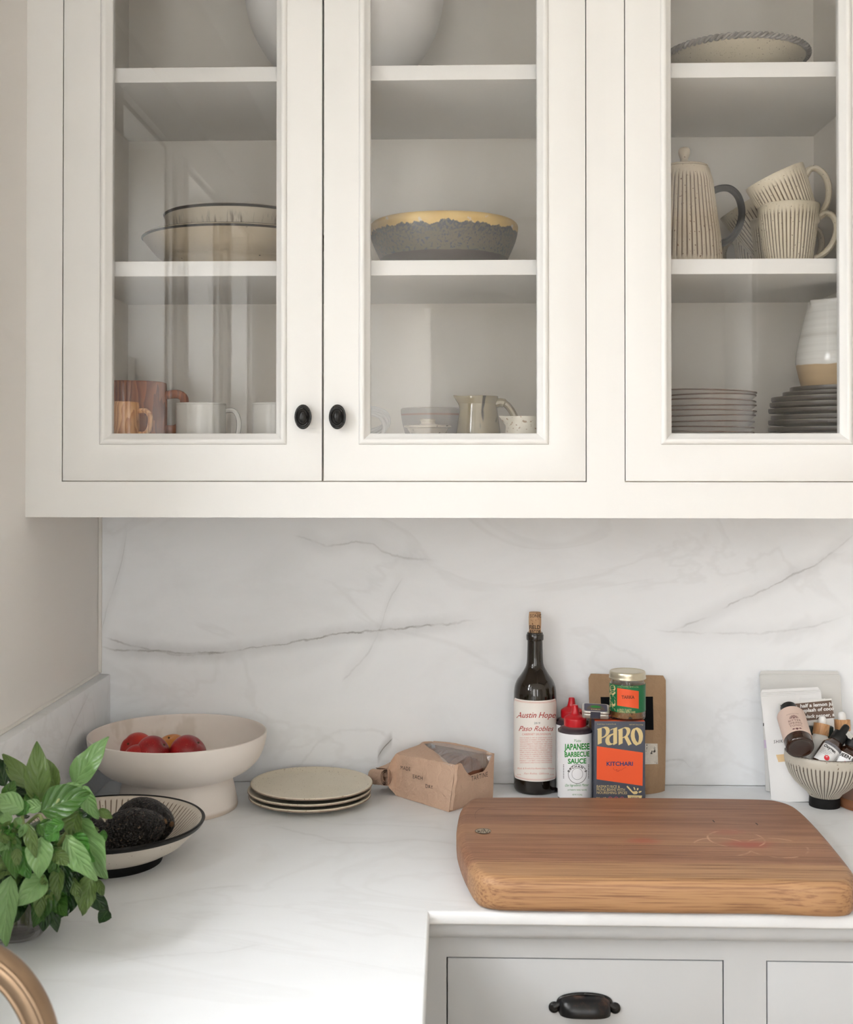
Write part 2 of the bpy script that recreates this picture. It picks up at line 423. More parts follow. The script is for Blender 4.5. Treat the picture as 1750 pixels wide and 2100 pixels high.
def sash(fr, gl, x, y0, y1, z0, z1, w=.042, d=.032):
    fr.box(x, x+d, y0, y0+w, z0, z1); fr.box(x, x+d, y1-w, y1, z0, z1)
    fr.box(x, x+d, y0+w, y1-w, z0, z0+w); fr.box(x, x+d, y0+w, y1-w, z1-w, z1)
    s = .010
    for q in (0, 1):                                  # stepped glazing bead
        a = w+q*s; e = d*(.7-.35*q)
        fr.box(x, x+e, y0+a, y0+a+s, z0+a, z1-a); fr.box(x, x+e, y1-a-s, y1-a, z0+a, z1-a)
        fr.box(x, x+e, y0+a+s, y1-a-s, z0+a, z0+a+s); fr.box(x, x+e, y0+a+s, y1-a-s, z1-a-s, z1-a)
    gl.box(x+d*.2, x+d*.2+.003, y0+w, y1-w, z0+w, z1-w)
ZM = .80
for i, (y0, y1) in enumerate(WIN):
    o = bpy.data.objects.new('window_%d' % (i+1), None); COL.objects.link(o); o.location = (XL, (y0+y1)/2, WZ0); o['kind'] = 'structure'
    f1, f2, g1, g2, jm = MB(), MB(), MB(), MB(), MB()
    sash(f1, g1, XL-.128, y0+.012, y1-.012, ZM-.02, WZ1-.012); sash(f2, g2, XL-.095, y0+.012, y1-.012, WZ0+.012, ZM+.02)
    jm.box(XL-.13, XL+.004, y0, y0+.012, WZ0, WZ1); jm.box(XL-.13, XL+.004, y1-.012, y1, WZ0, WZ1); jm.box(XL-.13, XL+.004, y0, y1, WZ1-.012, WZ1); jm.box(XL-.13, XL+.03, y0, y1, WZ0-.012, WZ0+.012)
    s1 = obj('upper_sash', f1, m_paint, o, world=True, smooth=False); obj('pane', g1, m_glass, s1, world=True, smooth=False)
    s2 = obj('lower_sash', f2, m_paint, o, world=True, smooth=False); obj('pane', g2, m_glass, s2, world=True, smooth=False)
    obj('jamb', jm, m_paint, o, world=True, smooth=False)
    portal((XL-.135, (y0+y1)/2, (WZ0+WZ1)/2), (0, -pi/2, 0), WZ1-WZ0, y1-y0)
b = MB()
b.box(XL, XL+.020, WIN[2][0]-.10, WIN[0][1]+.10, WZ1, WZ1+.11); b.box(XL, XL+.034, WIN[2][0]-.11, WIN[0][1]+.11, WZ1+.11, WZ1+.135)
for a, e in ((WIN[2][0]-.09, WIN[2][0]), (WIN[2][1], WIN[1][0]), (WIN[1][1], WIN[0][0]), (WIN[0][1], WIN[0][1]+.09)):
    b.box(XL, XL+.018, a, e, WZ0, WZ1)
    if e-a > .1: b.box(XL+.018, XL+.026, a+.02, a+.035, WZ0, WZ1); b.box(XL+.018, XL+.026, e-.035, e-.02, WZ0, WZ1)
struct('trim_1', b, m_paint, smooth=False)
o = bpy.data.objects.new('fill_light_door_1', None); COL.objects.link(o); o.location = (XL, FD[0], FD[2]); o['kind'] = 'structure'  # added opening, out of view, that brightens the cabinet fronts with sky light
fr, gl = MB(), MB(); ym = (FD[0]+FD[1])/2
sash(fr, gl, XL-.10, FD[0], ym, FD[2], FD[3], w=.07); sash(fr, gl, XL-.10, ym, FD[1], FD[2], FD[3], w=.07)
s1 = obj('door_leaves', fr, m_paint, o, world=True, smooth=False); obj('pane', gl, m_glass, s1, world=True, smooth=False)
portal((XL-.17, ym, (FD[2]+FD[3])/2), (0, -pi/2, 0), FD[3]-FD[2], FD[1]-FD[0])
for nm, q in (('fill_light_door_2', BW), ('window_4', BX2)):  # both openings are added out of view to light the room from the front
    o = bpy.data.objects.new(nm, None); COL.objects.link(o); o.location = (q[0], YB, q[2]); o['kind'] = 'structure'
    fr, gl = MB(), MB(); sash(fr, gl, 0, q[0], q[1], q[2], q[3], w=.06)
    for mm in (fr, gl): mm.xform(Matrix(((0,1,0,0),(1,0,0,YB-.1),(0,0,1,0),(0,0,0,1))))
    s1 = obj('frame', fr, m_paint, o, world=True, smooth=False); obj('pane', gl, m_glass, s1, world=True, smooth=False)
    portal(((q[0]+q[1])/2, YB-.22, (q[2]+q[3])/2), (pi/2, 0, 0), q[1]-q[0], q[3]-q[2])

# ------------------------------------------------------------------ doors, panels, mouldings
def frame_mb(x0, x1, z0, z1, gx0, gx1, gz0, gz1, y0, y1):
    m = MB(); O = [(x0,z0),(x1,z0),(x1,z1),(x0,z1)]; I = [(gx0,gz0),(gx1,gz0),(gx1,gz1),(gx0,gz1)]
    vs = [(p[0], y, p[1]) for y in (y0, y1) for p in O+I]; f = []
    for k in range(4):
        j = (k+1) % 4
        f += [(k, j, 4+j, 4+k), (8+k, 12+k, 12+j, 8+j), (k, 8+k, 8+j, j), (4+k, 4+j, 12+j, 12+k)]
    m.add(vs, f); return m
BEAD = [(-.0172,.0005),(-.0165,-.0016),(-.0145,-.0030),(-.0120,-.0034),(-.0095,-.0026),(-.0080,-.0005),(-.0060,.0020),(-.0030,.0048),(-.0008,.0066),(0,.0082),(0,.0120)]
def bead_mb(gx0, gx1, gz0, gz1, yf, prof=BEAD, mirror=1):
    """moulding swept round an opening with mitred corners; profile = (outward offset, depth)"""
    m = MB(); n = len(prof); P = []
    for t, d in prof:
        P.append([(gx0+t, yf+d*mirror, gz0+t), (gx1-t, yf+d*mirror, gz0+t), (gx1-t, yf+d*mirror, gz1-t), (gx0+t, yf+d*mirror, gz1-t)])
    for k in range(4):
        j = (k+1) % 4
        o_ = len(m.v)
        for i in range(n): m.v += [Vector(P[i][k]), Vector(P[i][j])]
        for i in range(n-1): m.f.append((o_+2*i, o_+2*i+1, o_+2*i+3, o_+2*i+2)); m.mi.append(0)
    return m
def knob_mb(c):
    m = MB(); A, Bz = .0130, .0188
    prof = [(0,0),(.45,.0),(.45,-.012),(.96,-.0125),(1.0,-.0145),(.985,-.0165),(.93,-.0172),(.84,-.0168),(.80,-.0172),(.77,-.0186),(.71,-.0190),(.64,-.0182),(.60,-.0188),(.52,-.0212),(.40,-.0232),(.22,-.0246),(0,-.025)]
    seg = 40; rows = []
    for r, d in prof:
        if r == 0: m.v.append(Vector((c[0], c[1]+d, c[2]))); rows.append([len(m.v)-1]*seg); continue
        row = []
        for k in range(seg):
            a = 2*pi*k/seg; m.v.append(Vector((c[0]+A*r*cos(a), c[1]+d, c[2]+Bz*r*sin(a)))); row.append(len(m.v)-1)
        rows.append(row)
    for a, e in zip(rows, rows[1:]):
        for k in range(seg):
            k2 = (k+1) % seg; f = [a[k], a[k2], e[k2], e[k]]; f = [x for i, x in enumerate(f) if x not in f[:i]]
            if len(f) > 2: m.f.append(tuple(f)); m.mi.append(0)
    return m

# ------------------------------------------------------------------ upper cabinets
ZB, ZD, ZG, ZTOP = .5056, .5599, .6336, 1.70
ZDT, ZGT = 1.645, 1.572
FLOOR_Z = .600
SH = [(1.1793, 1.2025), (.8776, .9011), (1.480, 1.503)]
SHF, CBK = -.366, -.0106
m_inner = plain('cabinet_interior', (.81, .77, .705), rough=.55, spec=.3, var=.015, vscale=3)
def upper_cabinet(label, x0, x1, doors, o0, o1):
    """x0..x1 outer width; o0..o1 frame opening"""
    t = thing('upper_cabinet', label, 'cabinet', ((x0+x1)/2, CBK, ZB))
    fb = MB(); y1 = CF+.02
    fb.box(x0, o0, CF, y1, ZB, ZTOP); fb.box(o1, x1, CF, y1, ZB, ZTOP); fb.box(o0, o1, CF, y1, ZB, ZD); fb.box(o0, o1, CF, y1, ZDT, ZTOP)
    obj('face_frame', fb, m_paint, t, world=True, smooth=False)
    cb = MB(); cb.box(x0, o0, y1, CBK, ZB, ZTOP); cb.box(o1, x1, y1, CBK, ZB, ZTOP); cb.box(o0, o1, y1, CBK, FLOOR_Z-.02, FLOOR_Z); cb.box(o0, o1, y1, CBK, ZTOP-.03, ZTOP)
    cb.box(x0, x1, CBK, .0195, ZB, ZTOP)
    obj('carcass', cb, m_inner, t, world=True, smooth=False)
    for z0, z1 in SH:
        s = MB(); s.box(o0+.0005, o1-.0005, SHF, CBK-.0005, z0, z1); obj('shelf', s, m_paint, t, world=True, bevel=.0012)
    for (d0, d1, g0, g1, kx) in doors:
        gp = .0015
        d = obj('door', frame_mb(d0+gp, d1-gp, ZD+gp, ZDT-gp, g0-.0172, g1+.0172, ZG-.0172, ZGT+.0172, CF, CF+.0195), m_paint, t, world=True, bevel=.0007)
        obj('glazing_bead', bead_mb(g0, g1, ZG, ZGT, CF), m_paint, d, world=True, angle=50)
        st = MB(); st.m = 0
        inner = frame_mb(g0-.0172, g1+.0172, ZG-.0172, ZGT+.0172, g0, g1, ZG, ZGT, CF+.0122, CF+.0195); obj('glass_stop', inner, m_paint, d, world=True, smooth=False)
        pn = MB(); pn.box(g0-.004, g1+.004, CF+.0086, CF+.0116, ZG-.004, ZGT+.004); obj('glass_pane', pn, m_glass, d, world=True, smooth=False)
        if kx: obj('knob', knob_mb((kx, CF, at(kx_px(kx), 855.5, y=CF).z)), m_bronze, d, world=True, angle=60)
    return t
def kx_px(kx): return 624 if kx < -.12 else 694
K1, K2 = at(624, 855, y=CF).x, at(694, 857, y=CF).x
X1, X2, X3, X4 = -.5265, -.1266, .2729, .3299
XM = (X3+X4)/2
upper_cabinet('white wall cabinet with two glass doors and a pair of dark oval knobs', XL, XM,
    [(X1, X2, -.4514, -.1989, K1), (X2, X3, -.0546, .1985, K2)], X1, X3)
upper_cabinet('white wall cabinet with one visible glass door, to the right of the two-door one', XM, .80,
    [(X4, .7270, .4017, .6533, None)], X4, .7270)

# ------------------------------------------------------------------ stone
b = MB(); b.box(XL+.0005, 2.0, 0, .0195, .0006, ZB-.001)
tag(obj('marble_backsplash', b, m_splash, smooth=False), 'tall white marble slab with grey veins covering the wall below the cabinets', 'backsplash')
b = MB(); b.box(XL+.0005, -.560, -2.9, -.0006, .0006, .197)
tag(obj('side_upstand', b, m_side, bevel=.003), 'low white marble upstand along the left wall behind the basil', 'upstand')
b = MB(); b.box(XL+.0005, XL+.006, -.006, -.0006, .199, ZB-.001); b.tube([(XL+.001, -2.9, .199), (XL+.001, -.008, .199)], .0035, 8)
struct('trim_2', b, m_caulk)
# worktop: L-shaped slab, nose rounded
XC, CFD, TH = .0395, -.6306, .0195
def worktop():
    m = MB(); R = .007
    out = [(XL+.0008, -.0008), (XL+.0008, -3.0), (XC, -3.0), (XC, CFD), (2.0, CFD), (2.0, -.0008)]
    # nosing along the two front edges as an offset stack
    def ring(off, z): 
        o_ = out; return [(o_[0][0], o_[0][1], z), (o_[1][0], o_[1][1], z), (XC-off, -3.0, z), (XC-off, CFD+off, z), (2.0, CFD+off, z), (2.0, -.0008, z)]
    levels = [(R*.9, 0), (R*.45, -R*.12), (R*.15, -R*.45), (0, -R), (0, -TH+R*.5), (R*.15, -TH+R*.15), (R*.5, -TH)]
    rows = [m.add(ring(o_, z), []) for o_, z in levels]
    for a, c in zip(rows, rows[1:]):
        for k in range(6): m.f.append((a+k, a+(k+1) % 6, c+(k+1) % 6, c+k)); m.mi.append(0)
    m.f.append(tuple(rows[0]+k for k in range(6))); m.f.append(tuple(rows[-1]+k for k in range(6))[::-1]); m.mi += [0, 0]
    return m
tag(obj('marble_worktop', worktop(), m_counter, angle=60), 'L-shaped white marble worktop with faint veins and a rounded front edge', 'worktop')

# ------------------------------------------------------------------ base cabinets
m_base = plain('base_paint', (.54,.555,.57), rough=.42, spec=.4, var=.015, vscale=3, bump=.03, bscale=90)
YF = -.600
def zf(py, y=YF): return at(1198, py, y=y).z
t = thing('base_cabinet', 'white base cabinet with inset drawers under the marble front edge', 'cabinet', (1.0, -.02, ZF))
zt, zr0, zdr = -.0205, zf(1922), zf(1965.5)
xa, xb, xd = at(916, 2000, y=YF).x, at(1485, 2000, y=YF).x, at(1572, 2000, y=YF).x
zdb = zdr-.165
fb = MB(); XE = 1.9; y1 = YF+.02
fb.box(.012, xa, YF, y1, ZF+.1, zt); fb.box(xb, xd, YF, y1, ZF+.1, zt); fb.box(xd+.42, XE, YF, y1, ZF+.1, zt)
for a, e in ((xa, xb), (xd, xd+.42)): fb.box(a, e, YF, y1, zdr, zt); fb.box(a, e, YF, y1, zdb-.05, zdb); fb.box(a, e, YF, y1, ZF+.1, zdb-.4)
obj('face_frame', fb, m_base, t, world=True, smooth=False)
cb = MB(); cb.box(.012, .03, y1, -.02, ZF+.1, zt); cb.box(XE-.02, XE, y1, -.02, ZF+.1, zt); cb.box(.03, XE-.02, y1, -.02, ZF+.1, ZF+.12); cb.box(.03, XE-.02, -.04, -.02, ZF+.12, zt); cb.box(.03, XE-.02, y1, -.04, zt-.018, zt)
cb.box(.03, XE-.02, y1+.05, y1+.06, ZF, ZF+.1)
obj('carcass', cb, m_base, t, world=True, smooth=False)
mo = MB()
pr = [(0,0),(-.020,0),(-.020,-.006),(-.019,-.011),(-.015,-.0155),(-.010,-.0175),(-.006,-.0185),(0,-.0185)]
k = (zt-zr0)/.0185
m_ = [(YF+p[0], zt+p[1]*k) for p in pr]
mo.add([(x, p[0], p[1]) for x in (.012, XE) for p in m_], [tuple(range(8))[::-1], tuple(range(8, 16))]+[(i, (i+1) % 8, 8+(i+1) % 8, 8+i) for i in range(8)])
obj('top_moulding', mo, m_base, t, world=True, angle=50)
def cup_pull(c, parent):
    m = MB(); W, H, D = .0350, .0235, .021
    def f(u, v):
        x = (u*2-1); s = max(1-abs(x)**3.2, 0)**(1/2.6); ph = v*pi*.56
        return (c[0]+x*W, c[1]-D*s*sin(ph)-.0012, c[2]+.0125-(1-s)*.0125-H*(1-cos(ph))*.85*(.45+.55*s))
    m.grid(f, 36, 12)
    def f2(u, v):
        p = f(u, v); q = Vector((c[0], c[1], c[2]-.004)); d = (q-Vector(p)); return Vector(p)+d*.06
    m.grid(f2, 36, 12)
    q = obj('cup_pull', m, m_bronze2, parent, world=True, recalc=False, angle=70)
    e = MB()
    path = [(c[0]+W*1.02*cos(a), c[1]-.0018, c[2]-.002+.0155*max(sin(a), 0)**.62) for a in [pi*k/28 for k in range(29)]]
    e.tube(path, .0024, 8)
    for sx in (-1, 1):
        e.lathe([(0,0),(.0075,0),(.0075,.002),(.006,.0042),(.0038,.0046),(.0036,.0036),(0,.0036)], 20)
        for i in range(len(e.v)-(20*5+2), len(e.v)):
            v = e.v[i]; e.v[i] = Vector((c[0]+sx*.0405+v.x, c[1]-v.z-.0002, c[2]-.0050+v.y))
        e.tube([(c[0]+sx*.0405, c[1]-.002, c[2]-.004), (c[0]+sx*.031, c[1]-.002, c[2]+.001)], [.005, .004], 8)
    obj('rim_and_ears', e, m_bronze, q, world=False if False else True, angle=50)
    return q
for a, e, px in ((xa, xb, 1198), (xd, xd+.42, None)):
    db = MB(); g = .0016; db.box(a+g, e-g, YF, YF+.019, zdb+g, zdr-g)
    d = obj('drawer', db, m_base, t, world=True, bevel=.0009)
    cup_pull((at(1199, 2058, y=YF).x if px else (a+e)/2, YF, at(1199, 2058, y=YF).z), d)
for a, e in ((xa, xb), (xd, xd+.42)):
    db = MB(); db.box(a+.0016, e-.0016, YF, YF+.019, zdb-.398, zdb-.0516); obj('drawer', db, m_base, t, world=True, bevel=.0009)
t2 = thing('sink_cabinet', 'white base cabinet under the left run of marble worktop', 'cabinet', (-.2, -1.8, ZF))
b = MB(); b.box(XL+.001, .010, -2.98, -.602, ZF, -.0205); obj('carcass', b, m_base, t2, world=True, smooth=False)

# ------------------------------------------------------------------ far side of the room (seen mirrored in the door glass)
t = thing('pantry_cabinet', 'tall white panelled pantry cabinet opposite the marble worktop', 'cabinet', (1.0, YB+.3, ZF))
b = MB(); b.box(-.02, .66, YB+.002, YB+.55, ZF, 1.3); b.box(1.42, 2.8, YB+.002, YB+.55, ZF, 1.62); obj('carcass', b, m_paint, t, world=True, smooth=False)
b = MB(); b.box(-.05, .69, YB+.002, YB+.59, 1.26, 1.30); obj('crown_moulding', b, m_paint, t, world=True, smooth=False)
b = MB(); b.box(1.39, 2.83, YB+.002, YB+.59, 1.62, 1.66); obj('crown_moulding', b, m_paint, t, world=True, smooth=False)
for x0, w, zz in ((.06, .52, ((ZF+.12, .98),)), (1.44, .40, ((ZF+.12, .92), (.96, 1.55))), (1.86, .40, ((ZF+.12, .92), (.96, 1.55))), (2.28, .40, ((ZF+.12, .92), (.96, 1.55)))):
    for z0, z1 in zz:
        d = obj('door', frame_mb(x0, x0+w, z0, z1, x0+.09, x0+w-.09, z0+.10, z1-.10, YB+.55, YB+.572), m_paint, t, world=True, bevel=.002)
        q = MB(); q.box(x0+.09, x0+w-.09, YB+.5505, YB+.556, z0+.10, z1-.10); q.box(x0+.12, x0+w-.12, YB+.556, YB+.564, z0+.13, z1-.13); obj('panel', q, m_paint, d, world=True, bevel=.004)
# ================================================================== IN THE WALL CABINETS
def hpx(py, y, px=900): return at(px, py, y=y).z
def xpx(px, y, py=500): return at(px, py, y=y).x
def cat(pts, n=5): return crom(pts, n)
S1, S2 = SH[0][1], SH[1][1]          # shelf tops
C_OAT = srgb(196, 184, 162); C_BROWN = srgb(84, 66, 50)
m_vase = plain('white_matte_ceramic', (.80,.79,.78), rough=.55, var=.03, vscale=6)
m_plat = ceramic('speckled_oat_glaze', srgb(184,174,152), speck=srgb(92,78,62), sscale=420, dens=.66, rough=.4)
m_rope = ceramic('rope_rim_glaze', srgb(104,96,84), rough=.4, mott=.5, mscale=60)
m_bluef = ceramic('blue_foot_glaze', srgb(86,92,98), rough=.35, mott=.3, mscale=70)
m_blackrim = plain('black_rim_glaze', (.012,.011,.010), rough=.4, spec=.2, var=.4, vscale=60)
def _streak():
    t = NT('streaked_white_glaze'); X = t.map(t.co(), (1, 1, .12)); n = t.noise(150, 4, .6, X); z = t.xyz()[2]
    c = t.mix(t.math('MULTIPLY', t.ramp(n, .48, .68), t.ramp(z, .064, .080, 1, .0)), srgb(188,178,160), srgb(104,92,76)); t.col(c); t.set(rough=.45); return t.m
m_streak = _streak()
m_bowltan = ceramic('tan_stoneware', srgb(176,160,132), speck=srgb(70,56,42), sscale=160, dens=.74, rough=.5, mott=.22, mscale=14)

v = thing('round_vase', 'large white round-bellied vase on the top shelf behind both left doors', 'vase', (xpx(707, -.19, 60), -.19, S1))
b = MB(); zz = lambda py: hpx(py, -.19)-S1
b.lathe(cat([(0,.001),(.055,.0),(.085,.02),(.118,zz(133)),(.1345,zz(110)),(.1565,zz(60)),(.1675,zz(0)),(.166,.215),(.148,.248),(.11,.268),(.085,.272),(.08,.268),(.10,.255),(.14,.235),(.158,.2),(.150,.13),(.10,.05),(0,.02)]), 72)
obj('body', b, m_vase, v)

yp = -.225; pc = at(1507, 119, y=yp)
v = thing('platter', 'shallow speckled oat platter with a twisted rope rim on the top right shelf', 'platter', (pc.x, yp, S1))
zr = pc.z-S1; R = .1165
b = MB(); b.lathe(cat([(0,.004),(.055,.004),(.058,0),(.064,.0),(.066,.006),(.085,.020),(.104,zr-.016),(R-.002,zr-.003),(R-.006,zr),(R-.018,zr-.010),(.07,.016),(0,.012)]), 72, wob=.02); obj('body', b, m_plat, v)
b = MB(); b.lathe([(.055,.0041),(.0585,-.0),(.0645,-.0),(.0668,.0062),(.0668,.010),(.055,.0045)], 64); obj('foot_ring', b, m_bluef, v, recalc=True)
for q in range(2):
    b = MB(); b.tube([((R-.0005+.0028*cos(38*a+q*pi))*cos(a), (R-.0005+.0028*cos(38*a+q*pi))*sin(a), zr-.001+.0028*sin(38*a+q*pi)) for a in [2*pi*k/456 for k in range(456)]], .0030, 6, closed=True); obj('rim_strand', b, m_rope, v)

yb_ = -.205; pc = at(487, 493, y=yb_)
v = thing('wide_bowl', 'wide shallow tan bowl with black rim on the left middle shelf, lower of two', 'bowl', (pc.x, yb_, S2))
zr = pc.z-S2; R = .157
b = MB(); b.lathe(cat([(0,.003),(.095,.003),(.098,0),(.108,0),(.112,.006),(.119,.020),(.135,.033),(R-.004,zr-.006),(R,zr-.001),(R-.003,zr+.001),(R-.012,zr-.008),(.128,.030),(.10,.012),(0,.010)]), 96, wob=.012); obj('body', b, m_bowltan, v)
b = MB(); b.lathe([(R-.0036,zr-.0052),(R+.0008,zr-.0012),(R-.0028,zr+.0022),(R-.013,zr-.0068),(R-.0124,zr-.008)], 96, wob=.012); obj('rim', b, m_blackrim, v)
pu = at(487, 446, y=yb_)
v = thing('streaked_bowl', 'streaked white bowl with black rim nested in the wide tan bowl', 'bowl', (pu.x, yb_, S2+.0125))
zr = pu.z-S2-.0125; R = .1215
b = MB(); b.lathe(cat([(0,.002),(.075,0),(.080,.002),(.104,.026),(.114,.050),(R-.003,zr-.008),(R-.0005,zr-.001),(R-.003,zr),(R-.008,zr-.01),(.098,.03),(.07,.008),(0,.006)]), 96, wob=.015); obj('body', b, m_streak, v)
b = MB(); b.lathe([(R-.0018,zr-.0045),(R+.0004,zr-.0008),(R-.003,zr+.0012),(R-.008,zr-.0035)], 96, wob=.015); obj('rim', b, m_blackrim, v)

yb_ = -.225; pc = at(912, 460, y=yb_)
zgl = hpx(511, yb_-.105)-S2
def _blue():
    t = NT('blue_grey_and_gold_glaze'); z = t.xyz()[2]; zr_ = pc.z-S2
    n = t.noise(230, 3, .6); body = t.mix(t.ramp(n, .54, .60), srgb(92,84,70), srgb(44,58,70))
    body = t.mix(t.math('MULTIPLY', t.ramp(z, zr_-.045, zr_-.015), t.ramp(t.noise(220,3), .48, .56)), body, srgb(40,54,68))
    drip = t.math('MULTIPLY', t.math('SUBTRACT', t.noise(70, 4, .6, t.map(t.co(), (1,1,.25))), .5), .022)
    gold = t.mix(t.noise(40, 4), srgb(186,150,78), srgb(214,186,122)); gold = t.mix(t.ramp(t.noise(48, 3), .60, .68), gold, srgb(196,188,168))
    c = t.mix(t.ramp(t.math('ADD', z, drip), zr_-.0185, zr_-.0165), body, gold)
    foot = t.math('ADD', z, t.math('MULTIPLY', t.math('SUBTRACT', t.noise(90), .5), .003))
    c = t.mix(t.ramp(foot, zgl-.0006, zgl+.0006), srgb(52,42,36), c)
    t.col(c); t.set(rough=.4, spec=.45); t.bump(t.noise(140, 3), .2, .0008); return t.m
v = thing('blue_bowl', 'heavy blue-grey bowl with a mustard gold rim on the middle shelf', 'bowl', (pc.x, yb_, S2))
zr = pc.z-S2; R = .1225
b = MB(); b.lathe(cat([(0,.004),(.085,.003),(.092,0),(.097,.004),(.106,zgl),(.1175,.048),(R,zr-.016),(R+.0005,zr-.006),(R-.003,zr-.001),(R-.007,zr-.001),(R-.011,zr-.012),(.100,.03),(.08,.014),(0,.012)]), 96, wob=.025); obj('body', b, _blue(), v)

# ribbed coffee set
m_rib = ceramic('ribbed_oat_glaze', srgb(205,193,168), speck=srgb(96,76,56), sscale=300, dens=.67, rough=.45, groove=srgb(92,72,52), mott=.14)
m_rust = ceramic('rusty_ribbed_oat_glaze', srgb(200,184,156), speck=srgb(110,74,48), sscale=260, dens=.66, rough=.5, groove=srgb(96,70,50), mott=.3, mscale=22)
m_black_cl = plain('black_clay', (.013,.0125,.012), rough=.6, spec=.15, var=.4, vscale=60)
yt = -.235; pb = at(1404, 528, y=yt); s_ = 1/ppm(yt)
v = thing('coffee_pot', 'tall ribbed oat coffee pot with a black handle and knobbed lid on the right shelf', 'coffee pot', (pb.x, yt, S2))
H = hpx(350, yt)-S2
b = MB(); b.lathe([(0,.002,0),(.052,0,0),(.0605,.004,0),(.0612,.010,.3),(.0612,.020,1),(.0585,.055,1),(.0535,.09,1),(.0465,H-.022,1),(.0440,H-.014,.7),(.0425,H-.008,0),(.0405,H-.001,0),(.038,H+.001,0),(.034,H-.004,0),(.034,H-.02,0)], ribs=46, depth=.0016); obj('body', b, m_rust, v)
b = MB(); b.lathe(cat([(0,H-.004),(.0335,H-.003),(.0375,H+.0015),(.037,H+.004),(.022,H+.0075),(.009,H+.010),(.0062,H+.015),(.0085,H+.022),(.0095,H+.028),(.0075,H+.034),(0,H+.0365)]), 40); obj('lid', b, m_rust, v)
hp = [at(px, py, y=yt)-Vector((pb.x, yt, S2)) for px, py in ((1462,392),(1478,386),(1497,387),(1513,401),(1521,424),(1521,448),(1512,474),(1496,492),(1478,500))]
b = MB(); b.tube(cat([tuple(q) for q in hp], 4), .0058, 10, flat=1.5); obj('handle', b, m_black_cl, v)

def mug_parts(root):
    b = MB(); h = .100
    b.lathe([(0,.003,0),(.028,.003,0),(.030,0,0),(.0335,.002,0),(.0355,.006,.4),(.0370,.014,1),(.0405,.035,1),(.0440,.060,1),(.0465,.080,1),(.0474,.087,.6),(.0480,.091,0),(.0486,.0985,0),(.0478,.100,0),(.0462,.0985,0),(.0430,.075,0),(.037,.03,0),(.031,.008,0),(0,.006,0)], ribs=44, depth=.0014)
    obj('body', b, m_rib, root)
    b = MB(); b.tube(cat([(.0455,0,.080),(.056,0,.086),(.067,0,.082),(.0735,0,.068),(.0725,0,.050),(.064,0,.032),(.052,0,.020),(.0385,0,.014)], 5), [.0062]*5+[.0052]*25+[.0048]*6, 10, flat=1.35); obj('handle', b, m_rib, root)
ym = -.27; mc = at(1618, 528, y=ym)
mug = thing('ribbed_mug', 'upright ribbed oat mug in front on the right shelf, carrying the tilted one', 'mug', (mc.x, ym, S2), rz=-.15, group='ribbed oat mugs on the right shelf')
mug_parts(mug)
# the tilted mug rests inside the rim of the upright one
tl = radians(24.5); rimc = at(1588, 362, y=ym)
ax = Vector((-sin(tl), 0, cos(tl))); base = rimc - ax*.0995
G = 'ribbed oat mugs on the right shelf'
dup(mug, base, (0, -tl, 0), 'tilted ribbed oat mug resting on the rim of the front upright mug', G)
y2 = -.150; m2 = at(1599, 460, y=y2); dup(mug, (m2.x, y2, S2), (0,0,.1), 'upright ribbed oat mug standing directly behind the front mug', G)
y3 = -.062; m3 = at(1560, 480, y=y3); dup(mug, (m3.x, y3, S2), (0,0,2.4), 'upright ribbed oat mug at the very back under a tilted mug', G)
tl = radians(31); rc = at(1528, 418, y=-.10); ax = Vector((-sin(tl), 0, cos(tl)))
dup(mug, rc-ax*.0995, (0,-tl,0), 'tilted ribbed oat mug at the back, half hidden by the black handle', G)

# ---- cabinet floor, left door
def _wood(name, a, c, ring=60):
    t = NT(name); X = t.map(t.co(), (1,1,.25)); n = t.noise(12, 4, .6, X)
    w = t.math('FRACT', t.math('MULTIPLY', t.math('ADD', t.math('LENGTH', t.xyz(X)[0]) if False else t.xyz(X)[0], t.math('MULTIPLY', n, .12)), ring))
    t.col(t.mix(t.ramp(w, .1, .9), a, c)); t.set(rough=.45); return t.m
m_rw = _wood('red_cedar', srgb(136,74,48), srgb(176,108,72), 90); m_lw = _wood('pine', srgb(190,132,84), srgb(222,172,120), 160)
F = FLOOR_Z
yw = -.17; c0 = at(268, 880, y=yw); H = hpx(786, yw)-F
v = thing('wooden_mug', 'large reddish wooden mug with a square handle behind the left glass door', 'mug', (c0.x, yw, F))
b = MB(); b.lathe(cat([(0,.002),(.052,0),(.058,.004),(.060,.03),(.0615,.07),(.0605,H-.004),(.058,H),(.054,H-.004),(.053,.05),(.05,.015),(0,.012)]), 56); obj('body', b, m_rw, v)
b = MB(); b.tube(cat([(.058,0,H-.020),(.080,0,H-.018),(.092,0,H-.026),(.090,0,H-.048),(.088,0,H-.068),(.076,0,H-.078),(.055,0,H-.078)], 4), .0075, 10, flat=.8); obj('handle', b, m_rw, v)
yw = -.315; c0 = at(243, 880, y=yw); H = hpx(827, yw)-F
v = thing('wooden_cup', 'small pale wooden cup in front of the reddish wooden mug', 'cup', (c0.x, yw, F))
b = MB(); b.lathe(cat([(0,.002),(.029,0),(.032,.003),(.033,.03),(.0325,H-.003),(.0305,H),(.028,H-.003),(.027,.02),(0,.01)]), 48); obj('body', b, m_lw, v)
b = MB(); b.tube(cat([(.030,0,H-.012),(.044,0,H-.012),(.051,0,H-.022),(.049,0,H-.040),(.042,0,H-.048),(.031,0,H-.048)], 4), .0042, 8); obj('handle', b, m_lw, v)
m_gw = ceramic('grey_white_glaze', srgb(208,206,200), rough=.25, mott=.04); m_drim = plain('iron_rim', srgb(92,80,68), rough=.4)
